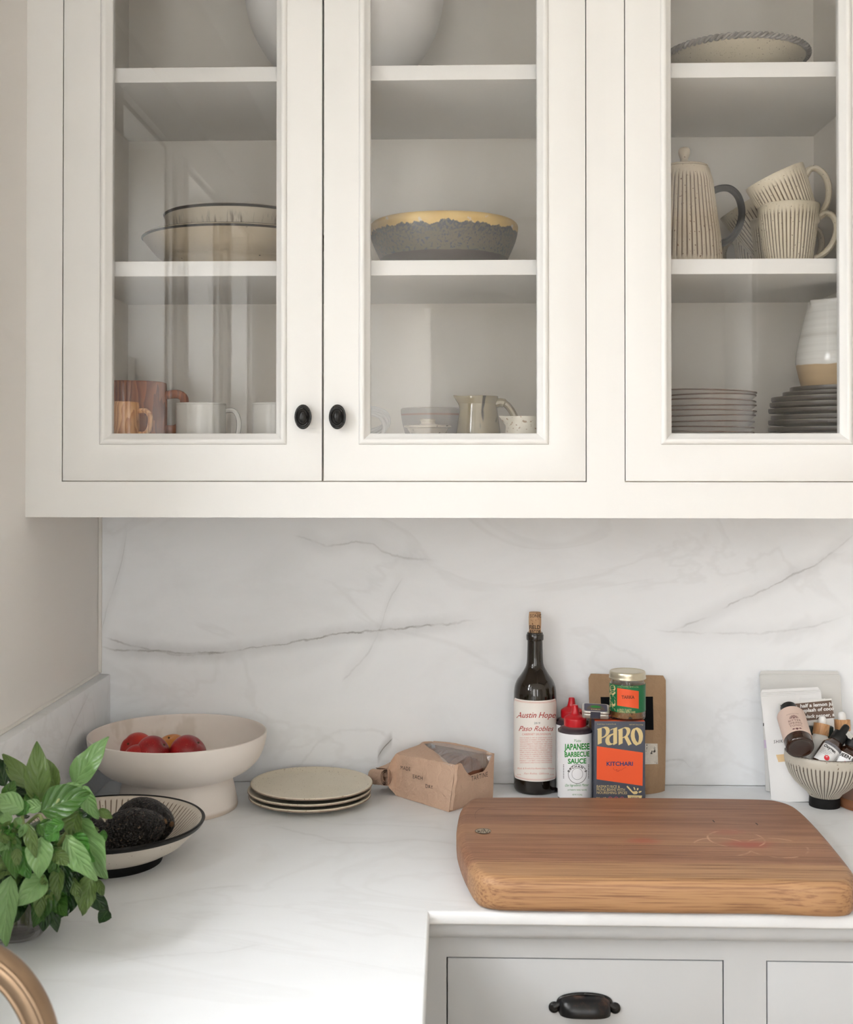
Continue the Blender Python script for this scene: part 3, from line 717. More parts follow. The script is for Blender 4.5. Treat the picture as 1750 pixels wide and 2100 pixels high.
def white_mug(px0, px1, py, y, label, g):
    a, e = xpx(px0, y, 860), xpx(px1, y, 860); r = (e-a)/2; H = hpx(py, y)-F
    v = thing('white_mug', label, 'mug', ((a+e)/2, y, F), rz=.15, group=g)
    b = MB(); b.lathe(cat([(0,.002),(r-.006,0),(r-.002,.003),(r,.008),(r,.04),(r,H-.002),(r-.0015,H),(r-.0035,H-.002),(r-.004,.03),(r-.008,.008),(0,.006)], 4), 56); obj('body', b, m_gw, v)
    b = MB(); b.lathe([(r+.0001,H-.0012),(r-.0012,H+.0006),(r-.0036,H-.0014)], 56); obj('rim', b, m_drim, v)
    b = MB(); b.tube(cat([(r-.002,0,H-.010),(r+.012,0,H-.010),(r+.020,0,H-.024),(r+.019,0,H-.046),(r+.010,0,H-.060),(r-.002,0,H-.062)], 4), .0040, 8, flat=1.6); obj('handle', b, m_gw, v)
white_mug(362, 463, 829, -.285, 'straight white mug beside the wooden cups, its handle towards the second white mug', 'white mugs behind the left door')
white_mug(518, 612, 829, -.285, 'straight white mug nearest the left door knob, half hidden by the frame', 'white mugs behind the left door')

# ---- cabinet floor, middle door
m_cord = plain('white_rubber', (.72,.71,.70), rough=.5)
yc = -.20; c0 = at(742, 838, y=yc)
v = thing('coiled_cord', 'loosely coiled white cord behind the left stile of the middle door', 'cord', (c0.x, yc, F))
for k in range(5):
    b = MB(); ph = k*.31; R0 = .040+.003*(k % 3)
    dy, dz = -.035+.017*k, .037+.006*k
    pts = []
    for i in range(40):
        a = 2*pi*i/40; pts.append((R0*cos(a), dy+.012*sin(a+ph), dz+.030*sin(a)+.010*cos(a+ph)))
    b.tube(pts, .0032, 8, closed=True); obj('loop', b, m_cord, v)
b = MB(); b.tube(cat([(-.02,-.055,.0035),(.01,-.07,.0035),(.025,-.05,.0035),(.02,-.02,.004),(0,0,.008)], 5), .0034, 8); obj('loose_end', b, m_cord, v)
m_greyb = ceramic('grey_slip', srgb(142,132,122), rough=.5, mott=.12, bands=((.094, srgb(120,84,66), .001), (.0965, srgb(140,130,120), .001)))
yg = -.185; a, e = xpx(822, yg, 860), xpx(955, yg, 860); r = (e-a)/2; H = hpx(839, yg)-F
v = thing('grey_bowl', 'grey bowl with a thin rust line, behind the little lidded jar', 'bowl', ((a+e)/2, yg, F))
m_greyb = ceramic('grey_slip_bowl', srgb(146,136,126), rough=.5, mott=.12, bands=((H-.011, srgb(134,88,66), .001), (H-.0085, srgb(146,136,126), .001)))
b = MB(); b.lathe(cat([(0,.003),(.034,.003),(.036,0),(.040,.002),(r-.010,H*.35),(r-.003,H-.025),(r,H-.003),(r-.0015,H),(r-.004,H-.003),(r-.012,H*.4),(.03,.012),(0,.009)]), 64); obj('body', b, m_greyb, v)
m_jar = ceramic('cream_wash', srgb(186,174,154), speck=srgb(86,70,52), sscale=120, dens=.66, rough=.4, mott=.25, mscale=30)
yj = -.30; a, e = xpx(835, yj, 880), xpx(921, yj, 880); r = (e-a)/2; zl = hpx(876, yj)-F
v = thing('lidded_jar', 'squat cream jar with a flat button lid in front of the grey bowl', 'jar', ((a+e)/2, yj, F))
b = MB(); b.lathe(cat([(0,.002),(.022,0),(.026,.003),(r-.004,.018),(r-.005,zl-.022),(r-.006,zl-.012),(r-.002,zl-.004),(r-.001,zl-.0015),(r-.006,zl-.003),(r-.01,.012),(0,.008)]), 56, wob=.02); obj('body', b, m_jar, v)
b = MB(); b.lathe(cat([(0,zl-.0012),(r+.001,zl-.001),(r+.004,zl+.001),(r+.003,zl+.0028),(r-.01,zl+.0035),(.014,zl+.004),(.011,zl+.007),(.0125,zl+.0115),(.010,zl+.0130),(0,zl+.0125)]), 56, wob=.02); obj('lid', b, m_jar, v)
def _olive():
    t = NT('olive_ash_glaze'); X = t.map(t.co(), (1,1,.30)); n = t.noise(34, 3, .5, X, 1.0)
    c = t.mix(t.noise(20, 4), srgb(124,112,88), srgb(166,152,122)); c = t.mix(t.ramp(n, .62, .68), c, srgb(58,50,42))
    z = t.xyz()[2]; c = t.mix(t.ramp(t.math('ADD', z, t.math('MULTIPLY', t.noise(40), .02)), .035, .05, .75, 0), c, srgb(70,66,60)); t.col(c); t.set(rough=.18, spec=.6, coat=.3); return t.m
yo = -.24; a, e = xpx(941, yo, 860), xpx(1022, yo, 860); r = (e-a)/2; H = hpx(813, yo)-F
v = thing('olive_pitcher', 'glossy olive pitcher with dark drips and a looped handle', 'pitcher', ((a+e)/2, yo, F))
b = MB(); k0 = len(b.v)
b.lathe(cat([(0,.003),(r*.98,0),(r*1.16,.006),(r*1.14,.03),(r*1.02,.062),(r*.92,.085),(r*.93,H-.012),(r*1.0,H-.003),(r*.985,H),(r*.93,H-.006),(r*.86,.085),(r*1.0,.03),(0,.012)]), 64)
for q in b.v:                                        # pulled spout
    if q.z > H-.02 and q.x < 0:
        w = (q.z-H+.02)/.02*max(0, 1-abs(q.y)/.016); q.x -= .009*w; q.z += .002*w
om = _olive(); obj('body', b, om, v)
b = MB(); b.tube(cat([(r*.86,0,H-.012),(r*1.15,0,H-.010),(r*1.5,0,H-.016),(r*1.86,0,H-.036),(r*1.92,0,H-.062),(r*1.6,0,H-.088),(r*1.06,0,H-.098)], 5), [.0075]*8+[.0058]*23, 10, flat=1.4); obj('handle', b, om, v)
yq = -.30; a, e = xpx(1037, yq, 880), xpx(1122, yq, 880); r = (e-a)/2; H = hpx(855, yq)-F
v = thing('cream_pitcher', 'small speckled cream pitcher at the lower right of the middle door', 'pitcher', ((a+e)/2, yq, F))
m_cp = ceramic('speckled_cream', srgb(206,198,180), speck=srgb(150,124,98), sscale=180, dens=.62, rough=.4, mott=.15, mscale=40)
b = MB(); b.lathe(cat([(0,.003),(r*.8,0),(r*.98,.006),(r*1.02,.03),(r*.96,H-.012),(r*1.0,H-.001),(r*.97,H),(r*.92,H-.006),(r*.9,.02),(0,.010)]), 56, wob=.02)
for q in b.v:
    if q.z > H-.016 and q.x < 0:
        w = (q.z-H+.016)/.016*max(0, 1-abs(q.y)/.014); q.x -= .010*w; q.z += .001*w
obj('body', b, m_cp, v)

# ---- cabinet floor, right door: stacks
m_bw = ceramic('white_slip', srgb(196,190,182), rough=.45, mott=.05); m_br = plain('brown_edge', srgb(96,72,56), rough=.5, var=.3, vscale=90)
G = 'stacked white bowls behind the right door'
ysb = -.235; cx = xpx(1449, ysb, 830); rims = [804, 814, 824, 833, 843.5, 853.5, 866, 876.5, 886]
ORD = ['topmost', 'second from the top', 'third from the top', 'fourth from the top', 'fifth from the top', 'sixth from the top', 'seventh from the top', 'eighth from the top', 'lowest']
def shallow(name, label, g, cx, cy, zr, R, hgt, mb_, mr, tilt=(0,0), rimt=.0012, cat_='bowl', jag=0, proto=None):
    o = Vector((cx, cy, zr-hgt))
    if proto: return dup(proto, o, (tilt[0], tilt[1], random.uniform(0, 6)), label, g)
    v = thing(name, label, cat_, o, group=g); v.rotation_euler = (tilt[0], tilt[1], 0)
    b = MB(); b.lathe(cat([(0,.001),(R*.50,0),(R*.56,.001),(R*.80,hgt*.36),(R*.96,hgt-.0035),(R,hgt-.0012),(R-.0005,hgt),(R-.0025,hgt-.0012),(R*.80,hgt*.36+.0035),(R*.5,.0042),(0,.0042)], 4), 64, wob=jag); obj('body', b, mb_, v)
    b = MB(); b.lathe([(R-.0009,hgt-rimt*1.6),(R+.0003,hgt-rimt),(R+.0001,hgt+.0003),(R-.0028,hgt-.0008)], 64, wob=jag); obj('rim', b, mr, v)
    return v
pr_ = None
for k, py in enumerate(rims):
    z = hpx(py, ysb); dx = [0, .0, -.001, .0, .0, -.001, -.003, -.004, -.004][k]
    o = shallow('stacked_bowl', 'white bowl with a thin brown rim, %s of the stack' % ORD[k], G, cx+dx, ysb, z, .0795, .0245 if k < 8 else .0125, m_bw, m_br, tilt=(0, (.03 if k < 3 else .012)), proto=None if k in (0, 8) else pr_)
    if k == 0: pr_ = o
def _iron():
    t = NT('iron_speckled_edge'); t.col(t.mix(t.noise(160, 4, .6), srgb(26,23,21), srgb(84,74,62))); t.set(rough=.35, spec=.6); t.bump(t.noise(200, 3), .4, .001); return t.m
m_pe = _iron(); m_pb = ceramic('grey_green_stoneware', srgb(120,112,92), rough=.5, mott=.15)
G2 = 'dark rimmed plates stacked under the white jug'
ysp = -.215; cx = xpx(1736, ysp, 830)
PL = [(798, .0885, 'small'), (808, .0985, 'small'), (818, .119, 'large'), (829.5, .121, 'large'), (841, .1225, 'large'), (855, .1195, 'large'), (866, .122, 'large'), (880, .1225, 'large'), (891, .121, 'large'), (902, .121, 'large')]
NAMES = ['small dark rimmed plate directly under the white jug', 'small dark rimmed plate, second in the stack under the jug'] + ['large dark rimmed plate, %s of the large ones under the jug' % s for s in ('uppermost', 'second', 'third', 'fourth', 'fifth', 'sixth', 'seventh', 'lowest')]
for k, (py, R, nm) in enumerate(PL):
    z = max(hpx(py, ysp), F+.0145)
    shallow('stacked_plate', NAMES[k], G2, cx+random.uniform(-.0015, .0015), ysp, z+.002, R, .0135, m_pb, m_pe, tilt=(random.uniform(-.004,.004), random.uniform(-.006,.006)), rimt=.0042, cat_='plate', jag=.012)
zt_ = hpx(798, ysp)+.0005-.0085
m_jw = None
def _jug():
    t = NT('white_and_bare_clay'); z = t.xyz()[2]; zc = hpx(752, ysp)-zt_
    w = t.math('MULTIPLY', t.math('SUBTRACT', t.noise(14), .5), .012)
    thr = t.noise(3.0, 2, .5, t.map(t.co(), (.2, .2, 30)))
    wh = t.mix(t.ramp(thr, .45, .75), srgb(222,220,214), srgb(196,192,184)); cl = t.mix(thr, srgb(166,140,104), srgb(190,164,126))
    f = t.ramp(t.math('ADD', z, w), zc-.001, zc+.001); t.col(t.mix(f, cl, wh)); t.set(rough=t.ramp(f, 0, 1, .8, .12), spec=.5); t.bump(thr, .25, .002); return t.m
v = thing('white_jug', 'white glazed jug with a bare clay base standing on the plate stack', 'jug', (cx, ysp, zt_))
zq = lambda py: hpx(py, ysp)-zt_
b = MB(); b.lathe(cat([(0,.004),(.058,.0),(.068,.004),(.0785,zq(755)),(.0795,zq(735)),(.074,zq(695)),(.066,zq(655)),(.0610,zq(632)),(.0605,zq(623)),(.058,zq(622)),(.056,zq(634)),(.068,.08),(.06,.02),(0,.012)]), 80)
for q in b.v:
    if q.z > zq(640) and q.x < 0:
        w = (q.z-zq(640))/(zq(622)-zq(640))*max(0, 1-abs(q.y+.02)/.014); q.x -= .007*w; q.z += .0*w
obj('body', b, _jug(), v)
b = MB(); b.tube(cat([(.058,0,zq(632)),(.085,0,zq(632)),(.105,0,zq(665)),(.100,0,zq(710)),(.076,0,zq(740))], 5), .0075, 10, flat=1.5); obj('handle', b, m_jw or bpy.data.materials['white_and_bare_clay'], v)
# ================================================================== ON THE WORKTOP
# ---- footed fruit bowl
def _bisque():
    t = NT('pale_bisque'); c = t.mix(t.noise(7, 5, .6), srgb(232,222,213), srgb(242,235,228))
    X = t.xyz(); w = t.noise(16, 5, .65)
    c = t.mix(t.math('MULTIPLY', t.ramp(t.noise(9, 4, .6, t.map(t.co(), (1,1,.5), (2,0,1))), .60, .66), .30), c, srgb(190,174,152))
    c = t.mix(t.ramp(X[2], .004, .010, .45, 0), c, srgb(176,150,120)); t.col(c); t.set(rough=.62, spec=.35); t.bump(t.noise(60, 4), .12, .001); return t.m
v = thing('fruit_bowl', 'large pale footed pedestal bowl in the corner holding nectarines', 'bowl', (-.3985, -.162, 0))
R = .1515; HR = .1262
b = MB(); b.lathe(cat([(0,.010),(.085,.006),(.0985,.0),(.1015,.002),(.1015,.008),(.0985,.022),(.0945,.040),(.0905,.0500),(.0895,.0525),(.0925,.0545),(.105,.0585),(.122,.0665),(.1365,.0800),(.1455,.0965),(.1500,.112),(R,HR-.002),(R-.0012,HR),(R-.003,HR-.001),(.1455,.110),(.139,.094),(.128,.080),(.105,.068),(.06,.060),(0,.058)], 5), 112, wob=.006); obj('body', b, _bisque(), v)

def fruit_mat(name, a, c, blush, x=0.):
    t = NT(name); n = t.noise(26, 5, .6); n2 = t.noise(9, 3)
    col = t.mix(t.ramp(n2, .40, .62), a, c); col = t.mix(t.math('MULTIPLY', t.ramp(n, .55, .75), .5), col, blush)
    col = t.mix(t.math('MULTIPLY', t.ramp(t.noise(420, 2), .66, .72), .5), col, srgb(220,150,110)); t.col(col); t.set(rough=.32, spec=.5, sss=.0); t.bump(t.noise(90, 2), .03, .001); return t.m
m_red = fruit_mat('red_nectarine_skin', srgb(132,18,24), srgb(172,30,34), srgb(98,10,18)); m_red2 = fruit_mat('bright_nectarine_skin', srgb(178,34,34), srgb(204,58,40), srgb(150,20,28))
m_yel = fruit_mat('yellow_nectarine_skin', srgb(206,128,52), srgb(222,152,70), srgb(196,84,44))
m_stem = plain('fruit_stem', srgb(92,66,40), rough=.8)
def nectarine(px, py, y, r, mt, label, tilt, rz=0):
    c = at(px, py, y=y); o = thing('nectarine', label, 'nectarine', c, group='nectarines in the pedestal bowl'); o.rotation_euler = (tilt[0], tilt[1], rz)
    b = MB(); n, m = 40, 24; rows = []
    for i in range(m+1):
        th = pi*i/m; row = []
        for k in range(n):
            a = 2*pi*k/n; d = min(a, 2*pi-a)
            rr = r*(1-.055*math.exp(-(d/.22)**2)*sin(th)**.6)*(1-.17*math.exp(-(th/.32)**2))*(1-.07*math.exp(-((pi-th)/.35)**2))
            b.v.append(Vector((rr*sin(th)*cos(a), rr*sin(th)*sin(a)*1.02, rr*cos(th)*.95))); row.append(len(b.v)-1)
        rows.append(row)
    for a_, c_ in zip(rows, rows[1:]):
        for k in range(n): b.f.append((a_[k], c_[k], c_[(k+1) % n], a_[(k+1) % n])); b.mi.append(0)
    obj('flesh', b, mt, o, merge=True)
    b = MB(); b.tube([(0,0,r*.70),(.0006,0,r*.80),(.0015,0,r*.86)], .0016, 6); obj('stem', b, m_stem, o)
nectarine(281, 1537, -.135, .0290, m_red2, 'bright red nectarine at the left of the pedestal bowl', (-.9,-.5), 2.2)
nectarine(314, 1544, -.195, .0290, m_red, 'deep red nectarine in front of the yellow one in the pedestal bowl', (-.8,.5), -1.2)
nectarine(353, 1538, -.125, .0285, m_yel, 'yellow nectarine at the back of the pedestal bowl', (.2,.2), -1.5)
nectarine(386, 1545, -.178, .0315, m_red, 'largest dark red nectarine at the right of the pedestal bowl', (-.7,.3), -1.3)
nectarine(281, 1556, -.208, .0230, m_red2, 'small nectarine peeping out between the two left ones', (1.2,.3), .5)

# ---- avocado bowl
m_carved = ceramic('carved_white_glaze', srgb(214,204,190), speck=srgb(120,104,84), sscale=240, dens=.70, rough=.42, groove=srgb(104,80,58), glo=.5, mott=.10)
ab = at(224, 1766, z=0)
v = thing('avocado_bowl', 'wide white bowl with a black rim and carved radial lines, holding avocados', 'bowl', ab)
R = .1395; HR = .0600
b = MB(); b.lathe([(0,.008,0),(.072,.008,0),(.074,.013,0),(.090,.0165,0),(.108,.026,0),(.124,.041,0),(.134,.053,0),(R-.0008,HR-.002,0),(R-.0022,HR,0),(R-.0045,HR-.001,0),(R-.007,HR-.003,.5),(R-.0105,HR-.006,1),(.118,.044,1),(.104,.031,1),(.090,.022,1),(.06,.0165,.7),(.03,.0145,.2),(0,.014,0)], ribs=92, depth=.0010); obj('body', b, m_carved, v, angle=50)
b = MB(); b.lathe(cat([(.0705,.0125),(.0735,.0005),(.0755,0),(.0775,.001),(.0785,.0128),(.0745,.0135)], 3), 80); obj('foot_ring', b, m_black_cl, v)
b = MB(); b.lathe([(R-.0035,HR-.0075),(R-.0005,HR-.0035),(R+.0006,HR-.0008),(R-.0012,HR+.0008),(R-.0045,HR-.0002)], 96); obj('rim', b, m_blackrim, v)
def _avo():
    t = NT('avocado_skin'); n = t.noise(150, 3, .6); c = t.mix(n, srgb(10,9,9), srgb(30,26,24)); c = t.mix(t.ramp(t.noise(300, 2), .64, .70), c, srgb(120,100,84)); t.col(c); t.set(rough=.36, spec=.32)
    vo = t.n('ShaderNodeTexVoronoi'); t.l(t.co(), vo.inputs['Vector']); vo.inputs['Scale'].default_value = 330
    t.bump(t.math('ADD', t.math('MULTIPLY', vo.outputs['Distance'], -1.0), n), 1.0, .003); return t.m
m_avo = _avo()
def avocado(c, L, rot, label):
    o = thing('avocado', label, 'avocado', c, group='avocados in the carved bowl'); o.rotation_euler = rot
    prof = []
    for i in range(29):
        th = pi*i/28; x = -cos(th); r = sin(th)**.92*(.365*L)*(1-.20*x-.10*x*x) ; prof.append((max(r, 0) if 0 < i < 28 else 0, x*L/2))
    b = MB(); b.lathe(prof, 40, wob=.03)
    for q in b.v:
        q += q.normalized()*.0007*noise.noise(q*160) if q.length > 0 else Vector()
    obj('flesh', b, m_avo, o)
    b = MB(); b.lathe([(0,L/2-.0005),(.0042,L/2-.001),(.0038,L/2+.0022),(0,L/2+.0026)], 10); obj('stem_button', b, m_stem, o)
c1 = at(274, 1706, y=-.505); avocado(c1, .092, (0, 1.32, .30), 'pebbly black avocado lying in front in the carved bowl')
c2 = at(299, 1688, y=-.425); avocado(c2, .101, (0, 1.45, -.50), 'dark avocado lying behind the front one in the carved bowl')
c3 = at(176, 1716, y=-.455); avocado(c3, .092, (0, 1.5, -.62), 'avocado at the left of the carved bowl, mostly behind basil leaves')

# ---- three plates
m_sand = ceramic('sand_stoneware', srgb(222,212,190), speck=srgb(150,130,100), sscale=330, dens=.66, rough=.42, mott=.12, mscale=22)
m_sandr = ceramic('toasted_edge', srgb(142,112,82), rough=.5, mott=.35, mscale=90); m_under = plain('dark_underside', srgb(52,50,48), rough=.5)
pc = at(639, 1603, y=-.128)
for k, (zt, R, lab, dx, dy) in enumerate(((.0152, .1055, 'sand coloured stoneware plate at the bottom of the stack of three', -.002, -.001), (.0250, .1065, 'sand coloured stoneware plate in the middle of the stack of three', -.003, .001), (.0352, .1052, 'speckled sand stoneware plate on top of the stack of three', .0005, 0))):
    z0 = zt-.0150
    o = thing('stoneware_plate', lab, 'plate', (pc.x+dx, -.128+dy, z0), rz=.7*k, group='sand plates stacked beside the paper bag'); o.rotation_euler[0] = .006*(k-1)
    h = .0150
    b = MB(); b.lathe(cat([(R-.002,h-.0045),(R,h-.002),(R-.0008,h-.0002),(R-.005,h-.0005),(R*.86,h-.0035),(R*.7,h-.0055),(0,h-.006)], 4), 88, wob=.014); obj('top', b, m_sand, o, recalc=True)
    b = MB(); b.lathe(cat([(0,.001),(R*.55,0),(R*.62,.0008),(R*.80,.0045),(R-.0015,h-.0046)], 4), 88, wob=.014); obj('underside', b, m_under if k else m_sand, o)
    b = MB(); b.tube([((R-.0008)*(1+.014*noise.noise((cos(a)*1.3, sin(a)*1.3, h*4)))*cos(a), (R-.0008)*(1+.014*noise.noise((cos(a)*1.3, sin(a)*1.3, h*4)))*sin(a), h-.0026) for a in [2*pi*i/96 for i in range(96)]], .0015, 6, closed=True); obj('rim', b, m_sandr, o)

# ---- loaf in its paper bag
def _kraft(name, a, c):
    t = NT(name); n = t.noise(14, 5, .6); f = t.noise(220, 3, .7, t.map(t.co(), (1, 1, .3)))
    t.col(t.mix(t.math('MULTIPLY', f, .5), t.mix(n, a, c), mixc(a, (0,0,0), .12))); t.set(rough=.75, spec=.25)
    t.bump(t.math('ADD', t.noise(34, 4, .6, None, 2.2), t.math('MULTIPLY', f, .15)), .6, .006); return t.m
m_kraft = _kraft('kraft_paper', srgb(200,166,142), srgb(220,190,167))
PAz = lambda px, py, ref: None
A0, B0, C0 = at(812, 1632, z=0), at(921, 1666, z=0), at(1011, 1637, z=0); D0 = A0+C0-B0
def up(P, px, py): return at(px, py, y=P.y)
A1 = up(A0, 812, 1546); B1 = up(B0, 934, 1568); C1 = up(C0, 1014, 1545); D1 = up(D0, 889, 1521)
BAGC = (A0+C0)/2
bag = thing('bread_bag', 'brown paper bakery bag with a clear window and a rolled end', 'bag', BAGC)
def crumple(P, amp, s=38, seed=0.): return Vector((noise.noise(P*s+Vector((seed,0,0))), noise.noise(P*s+Vector((0,seed+7,0))), noise.noise(P*s+Vector((3,0,seed)))))*amp
def bil(P00, P10, P11, P01, u, v): return P00*(1-u)*(1-v)+P10*u*(1-v)+P11*u*v+P01*(1-u)*v
def sheet(Q, nu, nv, amp, top=None, bulge=0, nrm=None, mask=None, seed=0):
    m = MB()
    def f(u, v):
        p = bil(*Q, u, v)
        if top: p = p+Vector((0,0,top(u)*max(0, v-.55)/.45))
        e = min(1, 6*min(u, 1-u, v*1.5, (1-v)*2)); q = p+crumple(p, amp*(.25+.75*e), 34, seed)
        if nrm: q += nrm*bulge*sin(pi*u)*sin(pi*v)
        if v == 0: q.z = max(p.z, .0004)
        return q
    m.grid(f, nu, nv); return m
nf = (B0-A0).cross(Vector((0,0,1))).normalized(); nr = (C0-B0).cross(Vector((0,0,1))).normalized()
obj('front_panel', sheet((A0, B0, B1, A1), 30, 20, .0036, bulge=.004, nrm=nf), m_kraft, bag, world=True, recalc=False)
obj('end_panel', sheet((B0, C0, C1, B1), 24, 18, .0030, top=lambda u: -.026*min(1, 5*min(max(u-.16, 0), max(.93-u, 0)))**.7, bulge=.003, nrm=nr, seed=4), m_kraft, bag, world=True, recalc=False)
obj('back_panel', sheet((C0, D0, D1, C1), 22, 14, .002, seed=8), m_kraft, bag, world=True, recalc=False)
obj('bottom_panel', sheet((A0+Vector((0,0,.0008)), B0+Vector((0,0,.0008)), C0+Vector((0,0,.0008)), D0+Vector((0,0,.0008))), 6, 6, .0001), m_kraft, bag, world=True, recalc=False)
# paper top at the rolled end, ending in a slanting edge along the window
m = MB()
def ftop(u, v):
    a = A1.lerp(D1, v); L = .86*max(0, 1-v/.66)**.85+.03; e = a.lerp(B1.lerp(C1, v), L*u)
    return e+Vector((0,0,.007*sin(pi*min(1, u*.8+.1))*sin(pi*min(max(v,0),1))**.5))+crumple(e, .0012, 34)
m.grid(ftop, 14, 14); obj('top_panel', m, m_kraft, bag, world=True, recalc=False)
m = MB()                                              # folded lip behind the window
def flip(u, v):
    p = D1.lerp(C1, .02+.98*u); return p+Vector((0,0,.0065*sin(pi*min(1,u+.05))**.4*v-.001))+(B1-C1)*(.02+.10*(1-v))+crumple(p, .001, 50)
m.grid(flip, 16, 4); obj('back_lip', m, m_kraft, bag, world=True, recalc=False)
m = MB(); e0 = B1+(C1-B1)*.02-Vector((0,0,.0)); 
def fseam(u, v):
    p = (B0+Vector((0,0,.004))).lerp(B1, v); return p+(C0-B0).normalized()*(.008*u)+nr*(.0035*sin(pi*u)+.0012)+crumple(p, .0016, 60)
m.grid(fseam, 4, 14); obj('corner_fold', m, m_kraft, bag, world=True, recalc=False)
m_film = None
def _film():
    t = NT('clear_film'); tr = t.n('ShaderNodeBsdfTransparent'); tr.inputs[0].default_value = (.97,.96,.95,1); gl = t.n('ShaderNodeBsdfGlossy'); gl.inputs['Roughness'].default_value = .12
    bp = t.n('ShaderNodeBump'); t.l(t.noise(24, 5, .65, None, 2.5), bp.inputs['Height']); bp.inputs['Strength'].default_value = .9; bp.inputs['Distance'].default_value = .006; t.l(bp.outputs[0], gl.inputs['Normal'])
    df = t.n('ShaderNodeBsdfDiffuse'); df.inputs[0].default_value = (.8,.78,.76,1)
    m1 = t.n('ShaderNodeMixShader'); m1.inputs[0].default_value = .12; t.l(tr.outputs[0], m1.inputs[1]); t.l(df.outputs[0], m1.inputs[2])
    m2 = t.n('ShaderNodeMixShader'); m2.inputs[0].default_value = .28; t.l(m1.outputs[0], m2.inputs[1]); t.l(gl.outputs[0], m2.inputs[2]); t.l(m2.outputs[0], t.t.nodes['Material Output'].inputs[0]); return t.m
m = MB()
def ffilm(u, v):
    a = A1.lerp(D1, v); L0 = .80*max(0, 1-v/.66)**.85; e = a.lerp(B1.lerp(C1, v), L0+(1.0-L0)*u)
    p = e+Vector((0,0,.0125*sin(pi*u)**.6*sin(pi*v)**.6-.001))
    if u > .93 and .08 < v < .95: p += Vector((0,0,-.30*(u-.93)))-nr*.0035
    q = p+crumple(p, .0026, 48, 2); return q
m.grid(ffilm, 26, 26); obj('clear_window', m, _film(), bag, world=True, recalc=False)
m = MB()                                              # gathered neck leading to the roll
E0, E1 = at(770, 1607, y=A0.y+.045), at(796, 1610, y=A0.y-.01); E2, E3 = at(795, 1578, y=A0.y-.01), at(772, 1576, y=A0.y+.045)
def loop(Ps, t):
    t = (t % 1)*4; k = int(t); return Ps[k % 4].lerp(Ps[(k+1) % 4], t-k)
R0 = [A0+Vector((0,0,.0006)), A1, D1, D0+Vector((0,0,.0006))]; R1 = [E1, E2, E3, E0]
def fneck(u, v):
    p = loop(R0, v).lerp(loop(R1, v), u); w = sin(pi*u); q = p+crumple(p, .005*w+.0005, 40, 5)
    if u < .01: q = p
    q.z = max(q.z, .0006); return q
m.grid(fneck, 12, 32); obj('gathered_neck', m, m_kraft, bag, world=True, recalc=False)
m = MB()                                              # the roll itself: a flat spiral of paper
ctr = (E0+E1+E2+E3)/4+Vector((-.004,0,.0)); axd = (E0-E1).normalized()
def froll(u, v):
    a = 2*pi*3.2*u; r = .0045+.0085*u; side = Vector((1,0,0))
    p = ctr+axd*((v-.5)*.062)+side*(r*.85*cos(a))+Vector((0,0,r*1.25*sin(a)))
    return p+crumple(p, .0008, 60)
m.grid(froll, 90, 8); obj('rolled_end', m, m_kraft, bag, world=True, recalc=False)
m_ink = ink('black_ink', (.02,.018,.016))
# print follows the panel planes (sheet coordinates are pixels of the photograph)
def on_quad(P0, n):
    def f(px, py):
        d = ray(px, py); t = (P0-CAM).dot(n)/d.dot(n); return CAM+t*d
    return f
nA = (B0-A0).cross(A1-A0).normalized(); nB = (C0-B0).cross(B1-B0).normalized()
if nA.y > 0: nA = -nA
if nB.y > 0: nB = -nB
m = MB(); fA = on_quad(A0+nA*.0072, nA)
for s, x0, yb, x1 in (('MADE', 822, 1577.5, 841.5), ('EACH', 847, 1596, 867), ('DAY', 873, 1615.5, 888)): write(m, s, x0, yb, 7.4, fA, x1=x1, slope=.19, spacing=1.15)
obj('print', m, m_ink, bag, world=True, smooth=False, recalc=False)
m = MB(); write(m, 'TARTINE', 967, 1602, 9.5, on_quad(B0+nB*.0062, nB), x1=1000.5, slope=-.30, spacing=1.2); obj('print', m, m_ink, bag, world=True, smooth=False, recalc=False)
m_crumb = None
def _crust():
    t = NT('dark_crust'); c = t.mix(t.noise(60, 4), srgb(80,46,34), srgb(156,96,68)); t.col(c); t.set(rough=.6); t.bump(t.noise(90, 4), .5, .003); return t.m
loaf = thing('bread_loaf', 'dark crusty sliced loaf inside the bakery bag window', 'bread', BAGC+Vector((.004,0,.006)))
cr = _crust(); ux = (B0-A0).normalized(); uy = (D0-A0).normalized(); LX = (B0-A0).length; LY = (D0-A0).length
for k in range(7):
    b = MB(); cx = (-.28+.66*k/6)*LX
    for i in range(17):
        for j in range(20):
            th = pi*i/16; a = 2*pi*j/20
            p = ux*(.0098*cos(th)*1.1)+uy*(LY*.36*sin(th)**.6*cos(a))+Vector((0,0,.037+.036*sin(th)**.6*sin(a)))
            p += p.normalized()*.0035*noise.noise(p*70+Vector((k*3.1,0,0))); b.v.append(ux*cx+p)
    for i in range(16):
        for j in range(20): b.f.append((i*20+j, i*20+(j+1) % 20, (i+1)*20+(j+1) % 20, (i+1)*20+j)); b.mi.append(0)
    obj('slice', b, cr, loaf)

